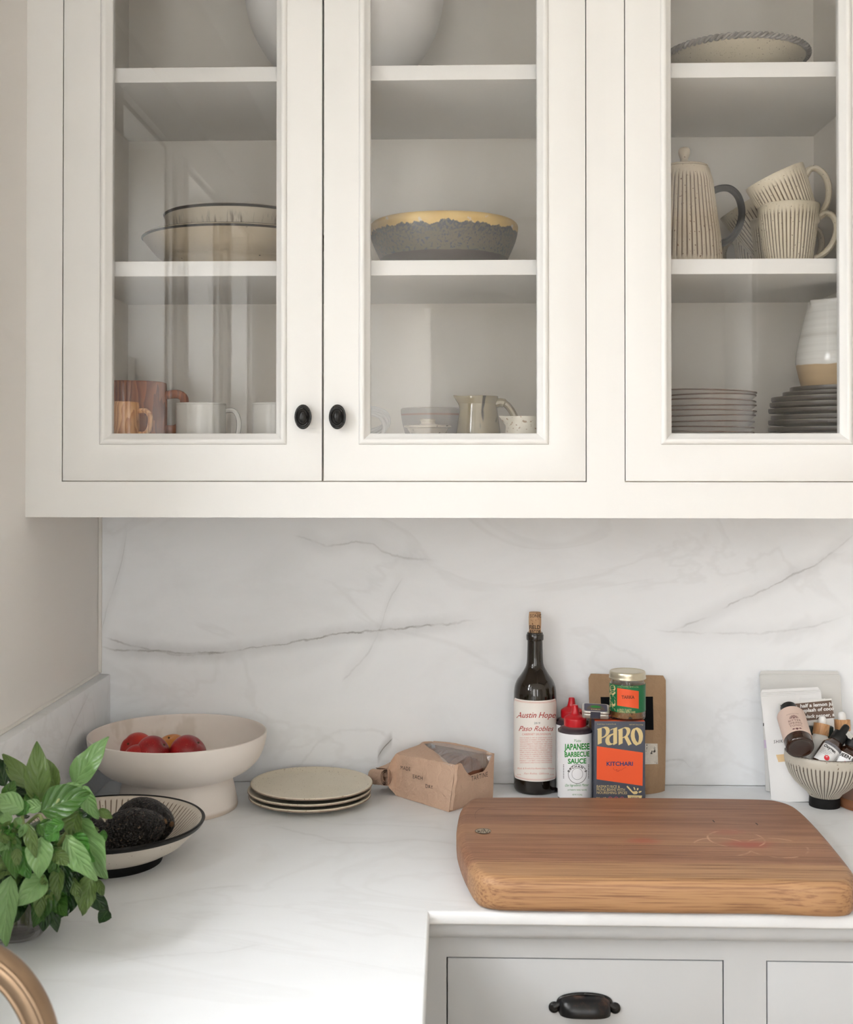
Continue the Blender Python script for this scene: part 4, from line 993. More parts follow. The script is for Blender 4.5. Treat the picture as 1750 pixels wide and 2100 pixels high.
# ---- wine bottle
BX, BY, BR = .2192, -.0415, .0381
def _wine():
    t = NT('dark_bottle_glass'); t.col((.014,.009,.005)); t.set(rough=.06, spec=.55, coat=.2, coatr=.03)
    t.b.inputs['Transmission Weight'].default_value = .0; return t.m
bot = thing('wine_bottle', 'dark wine bottle with a cream label and a cork pushed into its neck', 'bottle', (BX, BY, 0))
bz = lambda py: hpx(py, BY)
pf = [(0,.006),(.026,.001),(.033,0),(.0368,.0035),(BR,.012),(BR,.05),(BR,.10),(BR,bz(1428)),(.0371,bz(1411)),(.0354,bz(1402)),(.0315,bz(1392)),(.0258,bz(1383)),(.0201,bz(1373)),(.0163,bz(1364)),(.0147,bz(1354)),(.0140,bz(1335)),(.0136,bz(1313)),(.0138,bz(1311.5))]
b = MB(); b.lathe(cat(pf, 4)+[(.0152,bz(1311)),(.0155,bz(1309)),(.0155,bz(1301)),(.0150,bz(1299.5)),(.0143,bz(1299)),(.0143,bz(1297)),(.0135,bz(1295.5)),(.0118,bz(1295.5)),(.0112,bz(1298)),(.0110,bz(1315)),(0,bz(1315))], 72); obj('glass', b, _wine(), bot)
def _cork():
    t = NT('cork'); c = t.mix(t.noise(120, 4, .6), srgb(178,138,100), srgb(212,176,138)); c = t.mix(t.ramp(t.noise(260, 3), .62, .70), c, srgb(120,82,54)); t.col(c); t.set(rough=.8); t.bump(t.noise(200, 3), .3, .001); return t.m
ck0, ck1 = bz(1305), bz(1254.5)
b = MB(); b.lathe(cat([(0,ck0),(.0104,ck0),(.0107,bz(1290)),(.0112,bz(1275)),(.0110,bz(1262)),(.0104,ck1-.0012),(.0096,ck1),(0,ck1)], 4), 40); ck = obj('cork', b, _cork(), bot)
m = MB(); fc = on_cyl(BX, BY, .0115)
write(m, 'SONIC', 1087.4, 1266.5, 6.8, fc, x1=1110.5, res=2); write(m, 'FIELD', 1086.2, 1290.0, 7.6, fc, x1=1108.2, bold=.02, res=2); write(m, 'RECOR', 1087.0, 1299.5, 7.4, fc, x1=1109.5, bold=.02, res=2)
obj('cork_print', m, ink('cork_ink', srgb(58,44,38)), ck, world=True, smooth=False, recalc=False)
def label_patch(cx, cy, R, a0, a1, z0, z1, nu=36, nv=8, trim=None):
    m = MB()
    def f(u, v):
        a = a0+(a1-a0)*u; zl, zh = z0, z1
        if trim: d = trim(u); zl += d; zh -= d
        return (cx+R*sin(a), cy-R*cos(a), zl+(zh-zl)*v)
    m.grid(f, nu, nv); return m
zlt, zlb = at_cyl(1097, 1437, BX, BY, BR).z, at_cyl(1097, 1603, BX, BY, BR).z
m_lab = plain('cream_label', srgb(246,240,232), rough=.6, var=.015); m_redink = ink('red_ink', srgb(186,62,48)); m_pink = ink('pale_red_ink', srgb(222,150,138))
lb = obj('label', label_patch(BX, BY, BR+.0003, -1.50, 1.36, zlb, zlt, trim=lambda u: .012*max(0, 1-u/.07, 1-(1-u)/.07)), m_lab, bot, world=True, recalc=False)
fl = on_cyl(BX, BY, BR+.0006)
m = MB(); write(m, 'Austin Hope', 1059.2, 1472, 11.5, fl, x1=1140, shear=.35, bold=.004); write(m, 'Paso Robles', 1064, 1499, 10, fl, x1=1136, shear=.45)
obj('lettering', m, m_redink, lb, world=True, smooth=False, recalc=False)
m = MB(); write(m, '2019', 1096, 1485, 4, fl, x1=1108, res=2); obj('lettering', m, ink('grey_ink', srgb(92,92,98)), lb, world=True, smooth=False, recalc=False)
m = MB(); write(m, 'CABERNET SAUVIGNON', 1071, 1508, 4.2, fl, x1=1130, slope=-.01, res=2)
LN = ['PASO ROBLES IS ONE OF CALIFORNIA\'S MOST', 'PASTORAL DOMAINS. ITS NAME, WHICH', 'TRANSLATES TO "PASSAGEWAY OF OAKS" AND', 'WHOSE MAJESTIC TREES MARK THE LANDS', 'AMONGST THE ROLLING HILLS AND WHITE', 'SHORES LIE MANICURED VINEYARDS. WHERE', 'RED SOIL FOR FARMING CABERNET. THE', 'WARM CONDITIONS ARE TYPICAL, YET EVENINGS', 'ARE CHILLED BY A BREEZE FROM THE PACIFIC', 'JUST 20 MILES TO THE WEST. ALLOWING THE', 'FRUIT TO RIPEN INTO LUXURIOUS RICHNESS AT', 'NEARLY 1,100 FEET. SOILS ARE DIVERSE,', 'WITH WHITE SHELF FOSSILS THE EVIDENCE.']
for i, s in enumerate(LN): write(m, s, 1066.5, 1514.5+i*4.25, 2.4, fl, x1=1133, slope=-.012, res=1)
write(m, 'Made & Bottled by Austin Hope Winery', 1061, 1577.5, 3.6, fl, x1=1138, shear=.4, res=1); write(m, 'Paso Robles, California', 1075, 1588, 3.8, fl, x1=1126, shear=.4, res=1); write(m, '750 ML', 1061, 1589.5, 2.4, fl, x1=1069, res=1); write(m, '15% VOL', 1128, 1589.5, 2.4, fl, x1=1137, res=1)
for zz0, w in ((zlt-.0030, .0006), (zlb+.0030, .0006), (zlt-.0045, .0003), (zlb+.0045, .0003)):
    m2 = label_patch(BX, BY, BR+.0006, -1.28, 1.16, zz0-w/2, zz0+w/2, 30, 1); m.add(m2.v, m2.f)
for s, aa, a2 in ((1, -1.44, -1.28), (-1, 1.30, 1.16)):
    for d0 in (.0030, .0045):
        for zt_2, zs in ((zlt, -1), (zlb, 1)):
            m.add([(BX+(BR+.0006)*sin(q), BY-(BR+.0006)*cos(q), zt_2+zs*(d0+dz+ww)) for q, dz in ((aa, .0105), (a2, 0)) for ww in (-.0003, .0003)], [(0, 1, 3, 2)])
        m2 = label_patch(BX, BY, BR+.0006, aa-.006, aa+.006, zlb+d0+.0105, zlt-d0-.0105, 1, 1); m.add(m2.v, m2.f)
obj('fine_print', m, m_pink, lb, world=True, smooth=False, recalc=False)

# ---- squeeze bottles of sauce
m_sauce = plain('brown_sauce_in_plastic', (.055,.035,.036), rough=.22, spec=.5, var=.1); m_cap = plain('red_plastic', srgb(196,22,34), rough=.28, spec=.5, var=.03); m_wlab = plain('white_label', srgb(240,240,242), rough=.45, var=.01)
def _sauce():
    t = NT('sauce_through_plastic'); z = t.xyz()[2]; t.col(t.mix(t.ramp(z, .127, .136), srgb(62,50,56), srgb(186,136,132))); t.set(rough=.22, spec=.5); return t.m
m_sauce = _sauce()
def sauce_bottle(px, y, ztop, label, r=.0299):
    x = xpx(px, y, 1560); o = thing('sauce_bottle', label, 'bottle', (x, y, 0), group='red capped squeeze bottles of barbecue sauce')
    H = ztop
    b = MB(); b.lathe(cat([(0,.001),(.025,0),(.0285,.002),(r,.007),(r,.05),(r,H-.049),(r-.0008,H-.044),(r-.0045,H-.039),(.019,H-.0355),(.0175,H-.034),(.0175,H-.030),(0,H-.030)], 4), 56); obj('body', b, m_sauce, o)
    b = MB(); b.lathe(cat([(.0186,H-.0355),(.0192,H-.035),(.0194,H-.0245),(.0182,H-.0215),(.0135,H-.0185),(.0090,H-.0160),(.0070,H-.012),(.0058,H-.006),(.0052,H-.0018),(.0040,H-.0002),(0,H)], 5), 48); obj('cap', b, m_cap, o)
    return o, x, H
sb2, xb2, _ = sauce_bottle(1173, -.0445, .1670, 'red capped sauce squeeze bottle at the back, hidden by its twin')
sb, SX, HS = sauce_bottle(1180, -.1075, .1665, 'red capped squeeze bottle of Japanese barbecue sauce in front of the cardboard box'); SY, SR = -.1075, .0299
SR += .0003; fs = on_cyl(SX, SY, SR+.0003)
zt1 = at_cyl(1180, 1507, SX, SY, SR).z
l2 = obj('label', label_patch(SX, SY, SR, -1.65, 1.65, .0085, zt1, 40), m_wlab, sb, world=True, recalc=False)
l3 = obj('label', label_patch(xb2, -.0445, SR, -1.65, 1.65, .0085, zt1, 40), m_wlab, sb2, world=True, recalc=False)
m_green = ink('green_ink', srgb(36,142,52)); m = MB()
write(m, 'JAPANESE', 1157.5, 1538, 11.8, fs, x1=1209.5, bold=.03, slope=-.03); write(m, 'BARBECUE', 1158.5, 1552.5, 9.6, fs, x1=1209.5, bold=.03, slope=-.03); write(m, 'SAUCE', 1165, 1566, 9.6, fs, x1=1203, bold=.03, slope=-.02)
write(m, 'Yuzu', 1178, 1521.5, 5.5, fs, x1=1192.5, shear=.4); write(m, 'Our Ingredients Matter', 1159.5, 1613, 5, fs, x1=1208, shear=.45, slope=-.02); write(m, 'AUTHENTIC FAMILY RECIPE', 1164.5, 1621.5, 2.9, fs, x1=1203.5, res=1); write(m, 'NET WT. 17 OZ (482g)', 1174.5, 1631, 2.6, fs, x1=1194.5, res=1)
obj('lettering', m, m_green, l2, world=True, smooth=False, recalc=False)
m = MB(); cx_, cy_ = 1184.4, 1587.2
shape(m, [circ(cx_, cy_, 19.0, 44, 20), circ(cx_, cy_, 18.2, 44, 19.2)], fs); shape(m, [circ(cx_, cy_, 11.4, 36, 12.0), circ(cx_, cy_, 10.9, 36, 11.5)], fs)
for i, ch in enumerate("BACHAN'S"):
    a = radians(-68+i*19.5); x0 = cx_+14.6*sin(a); y0 = cy_-15.0*cos(a); write(m, ch, x0+1.9*sin(a), y0+1.9*cos(a), 4.6, fs, rot=-a, align='C', bold=.03, res=2)
for q in range(9):
    for x_ in (1155.6, 1206.8): shape(m, [[(x_, 1568+q*3.3), (x_+1.6, 1568+q*3.3), (x_+1.6, 1569.6+q*3.3), (x_, 1569.6+q*3.3)]], fs)
obj('emblem', m, m_ink, l2, world=True, smooth=False, recalc=False)
m = MB(); fb2 = on_cyl(xb2, -.0445, SR+.0003); write(m, 'JAPANESE', 1148.5, 1515, 9, fb2, x1=1180, bold=.03); write(m, 'BARBECUE', 1148.5, 1530, 9, fb2, x1=1180, bold=.03); obj('lettering', m, m_redink, l3, world=True, smooth=False, recalc=False)

# ---- PARO box, jar and tin
m_navy = plain('slate_card', srgb(74,78,90), rough=.5, var=.02); m_orange = plain('orange_card', srgb(240,92,44), rough=.5, var=.02); m_cream = ink('cream_ink', srgb(222,200,146)); m_blue = ink('navy_ink', srgb(44,58,108)); m_green2 = plain('green_label', srgb(22,112,66), rough=.4, var=.02)
XB0, XB1, YBF, DB = at(1219.5, 1560, y=-.145).x, at(1323.8, 1560, y=-.145).x, -.145, .046
ZB1 = at(1270, 1479, y=YBF).z
box = thing('spice_box', 'slate blue rice mix box with orange panel standing behind the cutting board', 'box', ((XB0+XB1)/2, YBF+DB/2, 0))
b = MB(); b.box(XB0, XB1, YBF, YBF+DB, .0003, ZB1); obj('carton', b, m_navy, box, world=True, bevel=.0012)
b = MB(); b.box(XB0+.001, XB1-.001, YBF+.0008, YBF+DB-.001, ZB1-.0002, ZB1+.0006); obj('top_flap', b, m_orange, box, world=True, smooth=False)
fp = on_plane(YBF-.0004); fp2 = on_plane(YBF-.0008); Z = lambda x, y: (1200+x/11.66, 1460+y/11.66)
PP = [[(288,418),(302,402),(400,376),(480,352),(545,360),(580,392),(597,445),(590,490),(560,545),(500,592),(402,632),(402,745),(305,785),(303,430)], [(402,386),(440,382),(478,400),(500,440),(504,490),(490,540),(460,578),(402,608)]]
PA = [[(606,425),(640,408),(770,362),(770,750),(680,796),(674,766),(620,792),(560,798),(515,775),(488,715),(490,650),(520,592),(580,546),(678,510),(678,410),(612,440)], [(678,545),(630,568),(595,608),(582,655),(592,705),(615,742),(650,756),(678,748)]]
PR_ = [[(785,440),(800,424),(880,392),(965,362),(1040,370),(1078,400),(1088,445),(1075,500),(1050,545),(1020,583),(1070,672),(1120,768),(1040,806),(990,702),(940,612),(902,632),(902,750),(805,796),(803,448)], [(902,400),(945,388),(980,408),(1000,455),(998,505),(975,560),(940,590),(902,606)]]
PO = [[(1245,368),(1310,395),(1355,440),(1382,510),(1390,580),(1380,670),(1340,755),(1225,806),(1160,755),(1115,670),(1095,580),(1100,505),(1120,445),(1150,405)], [(1215,415),(1245,455),(1275,515),(1292,585),(1290,660),(1268,740),(1225,690),(1195,610),(1188,530),(1196,460)]]
m = MB()
for L in (PP, PA, PR_, PO): shape(m, [[Z(*q) for q in crv] for crv in L], fp)
for s, x, yb, x1, h in (('South Asian Comfort Foods', 292, 304, 745, 26), ('NET WT 3.5oz (100g)', 1062, 318, 1392, 26)): write(m, s, *Z(x, yb), h/11.66, fp, x1=Z(x1, 0)[0], res=1)
for s, yb, x1 in (('BASMATI RICE &', 1812, 838), ('MUNG BEANS WITH', 1884, 955), ('NOURISHING SPICES', 1958, 1010)): write(m, s, *Z(283, yb), 62/11.66, fp, x1=Z(x1, 0)[0], slope=.012, res=2)
write(m, '20', *Z(275, 2110), 72/11.66, fp, x1=Z(355, 0)[0]); write(m, '60', *Z(425, 2110), 72/11.66, fp, x1=Z(505, 0)[0])
obj('cream_print', m, m_cream, box, world=True, smooth=False, recalc=False); m = MB()
shape(m, [[Z(*q) for q in [(1000,1772),(1025,1770),(1100,1850),(1150,1905),(1240,1890),(1270,1930),(1235,1965),(1170,1970),(1110,1915),(1000,1795)]]], fp)
for q in ([(1160,1800),(1180,1795),(1205,1840),(1205,1872),(1180,1865)], [(1240,1860),(1245,1830),(1270,1815),(1285,1840),(1260,1880)], [(1280,1915),(1310,1890),(1360,1890),(1345,1920),(1300,1940)], [(1018,1990),(1370,2000),(1345,2080),(1330,2180),(1060,2180),(1030,2060)]): shape(m, [[Z(*k) for k in q]], fp)
obj('bowl_print', m, m_cream, box, world=True, smooth=False, recalc=False)
m = MB(); shape(m, [[Z(*q) for q in [(286,818),(1388,972),(1378,1768),(280,1610)]]], fp); pn = obj('orange_panel', m, m_orange, box, world=True, smooth=False, recalc=False)
m = MB(); write(m, 'KITCHARI', *Z(518, 1286), 92/11.66, fp2, x1=Z(1148, 0)[0], bold=.025); obj('lettering', m, m_blue, pn, world=True, smooth=False, recalc=False)
m = MB()
for q in ([(690,1335),(680,1360),(700,1388),(740,1390),(775,1372),(765,1395),(790,1412),(830,1395),(850,1385),(872,1392),(900,1372),(935,1345),(985,1330)], [(748,1425),(800,1425),(822,1405)], [(815,1362),(825,1354)]): shape(m, [stroke([Z(*k) for k in q], .55)], fp2)
obj('script', m, m_redink, pn, world=True, smooth=False, recalc=False)
m = MB(); write(m, 'READY IN', *Z(1105, 2062), 34/11.66, fp2, x1=Z(1290, 0)[0], res=1); obj('lettering', m, m_blue, box, world=True, smooth=False, recalc=False)
m = MB()
for x in (605, 748, 888): shape(m, [circ(*Z(x, 2072), 46/11.66, 20), circ(*Z(x, 2072), 37/11.66, 20)], fp); shape(m, [[Z(x-14, 2098), Z(x+12, 2050), Z(x+20, 2056), Z(x-4, 2100)]], fp)
obj('round_icons', m, ink('pink_ink', srgb(206,96,120)), box, world=True, smooth=False, recalc=False)
m = MB(); ft = lambda px, py: at(px, py, z=ZB1+.0009); write(m, 'PARO', 1247, 1474.2, 4.2, ft, x1=1293, bold=.05); obj('top_lettering', m, m_blue, box, world=True, smooth=False, recalc=False)

JY = -.1215; JX = xpx(1287.3, JY, 1430); JR = .0306; JZ = ZB1+.0008
jar = thing('sauce_jar', 'round glass jar of chunky topping with green label standing on the slate box', 'jar', (JX, JY, JZ))
jt = at(1287, 1377, y=JY).z-JZ
gl_m = thin_glass('jar_glass', (.96,.97,.95))
b = MB(); b.lathe(cat([(0,.001),(.026,.0),(.0295,.002),(JR,.006),(JR,.03),(JR,jt-.022),(JR-.0012,jt-.0185),(.0285,jt-.0155),(.0283,jt-.002),(.0270,jt-.001),(.0270,jt-.017),(JR-.0028,jt-.023),(JR-.0022,.006),(0,.0045)], 4), 56); obj('glass', b, gl_m, jar)
def _chunky():
    t = NT('chilli_topping'); c = t.mix(t.noise(180, 4, .7), srgb(72,44,26), srgb(176,120,66)); c = t.mix(t.ramp(t.noise(120, 2), .60, .66), c, srgb(34,24,18)); t.col(c); t.set(rough=.35); t.bump(t.noise(160, 3), .5, .002); return t.m
b = MB(); b.lathe(cat([(0,.005),(JR-.004,.0055),(JR-.0032,.008),(JR-.0032,jt-.026),(JR-.006,jt-.020),(0,jt-.019)], 4), 48); obj('topping', b, _chunky(), jar)
m_lid = plain('brushed_gold_lid', srgb(206,198,176), rough=.32, metal=.85, var=.04)
b = MB(); b.lathe(cat([(.0305,jt-.0112),(.0316,jt-.0110),(.0316,jt-.0092),(.0311,jt-.008),(.0311,jt-.003),(.0303,jt+.0006),(.0285,jt+.0016),(.0265,jt+.0008),(.010,jt+.0011),(0,jt+.0011)], 4), 64); obj('lid', b, m_lid, jar)
jz0, jz1 = at_cyl(1287, 1462.5, JX, JY, JR).z, at_cyl(1287, 1406.5, JX, JY, JR).z
ll = obj('label', label_patch(JX, JY, JR+.0003, -1.62, 1.62, jz0, jz1, 40), m_green2, jar, world=True, recalc=False)
fj = on_cyl(JX, JY, JR+.0006); fj2 = on_cyl(JX, JY, JR+.0009)
T = lambda x, y: (1030+x/4.772, 1220+y/4.772)
m = MB(); n_ = 10
E_ = [T(1126,910), T(1338,942), T(1338,1114), T(1126,1082)]
o_ = m.grid(lambda u, w: fj(E_[0][0]+(E_[1][0]-E_[0][0])*u, E_[0][1]+(E_[1][1]-E_[0][1])*u+(E_[3][1]-E_[0][1])*w), 12, 2); op = obj('orange_panel', m, m_orange, ll, world=True, recalc=False)
m = MB(); write(m, 'TARKA', *T(1170, 1016), 30/4.772, fj2, x1=T(1297, 0)[0], bold=.025); obj('lettering', m, ink('dark_red_ink', srgb(120,62,40)), ll, world=True, smooth=False, recalc=False)
m = MB()
def paro_side(x, y):   # the four letters turned a quarter to the left, up the jar's left edge
    X = (x-288)/1102; Y = (y-352)/454
    return (1250.4+Y*12.4, 1458.5-X*54)
for L in (PP, PA, PR_, PO): shape(m, [[paro_side(*q) for q in crv] for crv in L], fj)
write(m, 'A SPICY, TOASTY', *T(1128, 1134), 4.2, fj, x1=T(1268, 0)[0], slope=.03, res=1); write(m, 'TOPPING WITH GHEE', *T(1128, 1154), 4.2, fj, x1=T(1305, 0)[0], slope=.03, res=1); write(m, 'South Asian Comfort Foods', *T(1128, 904), 2.0, fj, x1=T(1235, 0)[0], res=1); write(m, 'NET WT. 6oz (170g)', *T(1250, 906), 2.0, fj, x1=T(1335, 0)[0], res=1)
obj('cream_print', m, m_cream, ll, world=True, smooth=False, recalc=False)

m_tin = plain('tin_plate', (.62,.60,.56), rough=.3, metal=.9, var=.05)
tw, td, th_ = .0455, .040, .0125
tc = at(1223.5, 1463, y=-.142)
tin = thing('spice_tin', 'small flat hinged tin with dark label balanced on the corner of the slate box', 'tin', (tc.x, -.128, ZB1+.0075)); tin.rotation_euler = (.16, .035, -.10)
def rrect(w, d, r, n=5):
    P = []
    for cx, cy, a0 in ((w/2-r,d/2-r,0),(-w/2+r,d/2-r,90),(-w/2+r,-d/2+r,180),(w/2-r,-d/2+r,270)):
        for k in range(n+1): a = radians(a0+90*k/n); P.append((cx+r*cos(a), cy+r*sin(a)))
    return P
b = MB(); b.prism(rrect(tw, td, .006), 0, th_*.62); obj('base', b, m_tin, tin, bevel=.0012)
b = MB(); b.prism(rrect(tw+.0012, td+.0012, .0065), th_*.62, th_); ld = obj('lid', b, m_tin, tin, bevel=.0014)
b = MB(); b.prism(rrect(tw*.86, td*.84, .004), th_+.0001, th_+.0004); obj('label', b, plain('plum_label', srgb(70,66,92), rough=.5), ld, smooth=False)
b = MB(); b.prism([(tw*.34*cos(pi*k/16), -td*.30+td*.60*sin(pi*k/16)) for k in range(17)], th_+.0004, th_+.0006); obj('brown_field', b, plain('brown_print', srgb(92,72,58), rough=.5), ld, smooth=False)
m = MB(); shape(m, [circ(0, -.002, tw*.20, 20, td*.14)], lambda x, y: (x, -y, th_+.0008)); obj('leaf_print', m, m_green, ld, smooth=False, recalc=False)
m = MB(); write(m, 'PARO', 0, .0135, .0042, lambda x, y: (x, -y, th_+.0008), align='C', bold=.03, res=2); obj('lettering', m, m_cream, ld, smooth=False, recalc=False)
b = MB(); b.box(-.009, .008, -td/2-.0008, -td/2-.0002, .001, th_*.98); obj('seal', b, plain('dark_seal', srgb(52,52,64), rough=.5), tin, smooth=False)
# ---- stand-up pouches
def pouch(w, h, T, lean, r=.0045, amp=.0026, seed=0., fold=0):
    """front and back sheets sealed at the sides, gusset at the base; local x across, z up, front at -y"""
    m = MB(); nu, nv = 22, 26
    def half(s):
        def f(u, v):
            x = (u-.5)*w; z = v*h
            if v > 1-r/h:                              # rounded top corners
                t = (v-1+r/h)/(r/h); x = (u-.5)*(w-2*r*(1-sqrt(max(0, 1-t*t))))
            t_ = T*(1-v)**.75*(1-abs(2*u-1)**2.6)*.5+.0004
            if v > .86: t_ = .0004
            y = s*t_*(1.25 if s < 0 else .75)
            q = noise.noise(Vector((x*22+seed, z*15, s*3+seed)))*amp*(1-v*.6)
            cr = fold*math.exp(-((z-h*.62-(x*.3))/.008)**2)*(1-abs(2*u-1))
            return Vector((x*(1-.05*(1-v)*(1 if s else 0)), y+q-cr+lean*v*v, z+.0012))
        return f
    m.grid(half(-1), nu, nv); m.grid(half(1), nu, nv); return m
m_kpouch = _kraft('kraft_pouch', srgb(164,134,104), srgb(184,154,122))
zt = at(1284, 1386, y=-.012).z; x0, x1 = at(1204.5, 1500, y=-.02).x, at(1364, 1500, y=-.02).x
kp = thing('kraft_pouch', 'brown kraft stand-up pouch with black label leaning against the backsplash', 'pouch', ((x0+x1)/2, -.0365, 0)); kp.rotation_euler = (0, .02, 0)
HP = zt
kpo = obj('pouch', pouch(x1-x0, HP, .052, .031, seed=2), m_kpouch, kp, merge=True)
from mathutils.bvhtree import BVHTree
def onto(o, off=.0007):
    """lays print on the front of a finished object: follows the line of sight to its surface"""
    p = o.parent; M = Matrix.Translation(p.location) @ p.rotation_euler.to_matrix().to_4x4()
    bt = BVHTree.FromPolygons([M @ v.co for v in o.data.vertices], [tuple(f.vertices) for f in o.data.polygons]); Mi = M.inverted()
    def f(px, py):
        d = ray(px, py).normalized(); h = bt.ray_cast(CAM, d)
        q = h[0] if h[0] else at(px, py, y=p.location.y)
        return q-d*off
    f.inv = Mi
    return f
def patch(Q, fn, nu=14, nv=10):
    Q = [Vector(q) for q in Q]; m = MB()
    def f(u, v):
        q = bil(Q[0], Q[1], Q[2], Q[3], u, v); return fn(q.x, q.y)
    m.grid(f, nu, nv); return m
kfront = onto(kpo)
m = patch([(1232,1429.5),(1339.5,1428.5),(1341,1497),(1236,1497)], kfront); obj('black_label', m, plain('black_paper', (.007,.007,.008), rough=.7, spec=.1), kp, world=True, smooth=False, recalc=False)
def _rice():
    t = NT('rice_in_window'); c = t.mix(t.noise(160, 3), srgb(196,188,176), srgb(228,222,212)); c = t.mix(t.ramp(t.noise(120, 3), .62, .66), c, srgb(52,46,42)); t.col(c); t.set(rough=.2); t.bump(t.noise(150, 2), .3, .002); return t.m
m = patch([(1290,1524),(1349,1525),(1350,1567),(1290,1568)], kfront); obj('clear_window', m, _rice(), kp, world=True, smooth=False, recalc=False)
for z in (HP-.022, HP-.026):
    b = MB(); b.tube([((u-.5)*(x1-x0)*.97, .0285, z) for u in (0,.25,.5,.75,1)], .0007, 6); obj('zip_ridge', b, m_kpouch, kp)

m_wp = plain('white_foil', srgb(232,231,230), rough=.38, spec=.5, var=.02, bump=.12, bscale=45, bdist=.004); m_silv = plain('pearl_foil', srgb(212,211,208), rough=.34, spec=.55, var=.03, bump=.12, bscale=40, bdist=.004)
zt = at(1645, 1378, y=-.008).z; x0, x1 = at(1561.5, 1500, y=-.02).x, at(1729, 1500, y=-.02).x
wp = thing('white_pouch', 'large pearly white stand-up pouch leaning against the backsplash behind the ribbed bowl', 'pouch', ((x0+x1)/2, -.0345, 0)); HPW = zt
wpo = obj('pouch', pouch(x1-x0, HPW, .046, .030, seed=9, fold=.002), m_silv, wp, merge=True)
def plane_tilt(y0, k):
    P0 = Vector((0, y0, 0)); n = Vector((0, -1, k)).normalized()
    def f(px, py): d = ray(px, py); t = (P0-CAM).dot(n)/d.dot(n); return CAM+t*d
    return f
fw = onto(wpo)
m = patch([(1567,1517),(1600,1523),(1602,1537),(1568,1534)], fw); obj('lilac_band', m, ink('lilac_ink', srgb(206,190,212)), wp, world=True, smooth=False, recalc=False)
m = MB(); write(m, 'P', 1565.5, 1489, 6, fw, x1=1571, bold=.02); obj('lettering', m, m_ink, wp, world=True, smooth=False, recalc=False)
for z in (HPW-.004, HPW-.007, HPW-.010, HPW-.022):
    b = MB(); b.tube([((u-.5)*(x1-x0)*.965, .0275, z) for u in (0,.5,1)], .0006, 6); obj('zip_ridge', b, m_silv, wp)
zt = at(1629, 1413, y=-.058).z; x0, x1 = at(1566, 1500, y=-.07).x, at(1693, 1500, y=-.07).x
w2 = thing('white_pouch', 'smaller white pouch with a beige band in front of the pearly one', 'pouch', ((x0+x1)/2+.006, -.083, 0)); w2.rotation_euler = (0, -.045, .05)
HW = zt
w2o = obj('pouch', pouch(x1-x0, HW, .036, .026, seed=14, fold=.003), m_wp, w2, merge=True)
fw = onto(w2o)
m = patch([(1592,1548),(1625,1545),(1625,1560),(1597,1563)], fw); obj('beige_band', m, ink('beige_ink', srgb(226,196,150)), w2, world=True, smooth=False, recalc=False)
m = MB(); write(m, 'SHIKU', 1587.5, 1524.5, 6.2, fw, x1=1612, slope=-.09, spacing=1.2, res=2); obj('lettering', m, m_ink, w2, world=True, smooth=False, recalc=False)
for z in (HW-.003, HW-.006, HW-.009, HW-.017):
    b = MB(); b.tube([((u-.5)*(x1-x0)*.965, .0225, z) for u in (0,.5,1)], .0006, 6); obj('zip_ridge', b, m_wp, w2)

for P_o in (kp, wp, w2):
    Ri = P_o.rotation_euler.to_matrix().inverted()
    for ch in P_o.children:
        if ch.name.split('.')[0] in ('black_label', 'clear_window', 'lilac_band', 'beige_band', 'lettering'):
            for q in ch.data.vertices: q.co = Ri @ q.co
# ---- ribbed footed bowl with its bottles
RX, RY = .7085, -.124
rb = thing('ribbed_bowl', 'small footed bowl with brown ribbed lines and black foot, packed with little bottles', 'bowl', (RX, RY, 0)); rb.rotation_euler = (0, .018, 0)
m_ribb = ceramic('ribbed_grey_glaze', srgb(196,188,172), speck=srgb(104,84,62), sscale=200, dens=.68, rough=.4, groove=srgb(66,50,38), mott=.2, mscale=30)
RB = .0672; RH = .0915
b = MB(); b.lathe([(0,.018,0),(.0235,.0145,.3),(.0255,.017,1),(.0300,.0235,1),(.0400,.0315,1),(.0510,.0415,1),(.0600,.054,1),(.0650,.066,1),(.0668,.0735,1),(RB,.0765,.5),(RB+.0006,.0785,0),(RB+.0004,.084,0),(RB,RH-.001,0),(RB-.0012,RH,0),(RB-.003,RH-.001,0),(.0625,.074,0),(.055,.055,0),(.040,.040,0),(.02,.031,0),(0,.029,0)], ribs=58, depth=.0011); obj('body', b, m_ribb, rb, angle=55)
b = MB(); b.lathe(cat([(0,.003),(.021,.001),(.0245,0),(.0255,.001),(.0252,.015),(.0235,.0172),(0,.0172)], 3), 48); obj('foot', b, m_black_cl, rb)
b = MB(); b.lathe([(RB+.0002,RH-.0018),(RB-.0008,RH+.0005),(RB-.0032,RH-.0008)], 64); obj('rim', b, plain('dark_bowl_rim', srgb(74,62,52), rough=.4), rb)
def amber(): 
    t = NT('amber_glass'); t.col((.030,.010,.004)); t.set(rough=.05, spec=.6, coat=.3); return t.m
m_amber = amber(); m_blackp = plain('black_plastic', (.010,.010,.010), rough=.4, spec=.3, var=.1); m_bamb = _wood('bamboo', srgb(186,134,88), srgb(206,158,110), 220); m_bulb = plain('white_rubber_bulb', srgb(236,235,232), rough=.5); m_wg = plain('white_bottle_glass', srgb(222,222,218), rough=.18, spec=.5)
def frame_at(base, axis, roll=0):
    z = axis.normalized(); y = (Vector((0,1,0))-z*z.y).normalized(); x = y.cross(z); M = Matrix((x, y, z)).transposed().to_4x4(); M.translation = base; return M
def tilted(name, label, base, tip, group=None):
    o = thing(name, label, 'bottle', base, group=group); o.rotation_euler = frame_at(Vector(), Vector(tip)-Vector(base)).to_euler(); return o
def loc_cyl(R): return lambda x, y: (R*sin(x/R), -R*cos(x/R), -y)     # sheet (metres, y down) wrapped on a bottle
G = 'little bottles packed in the ribbed bowl'
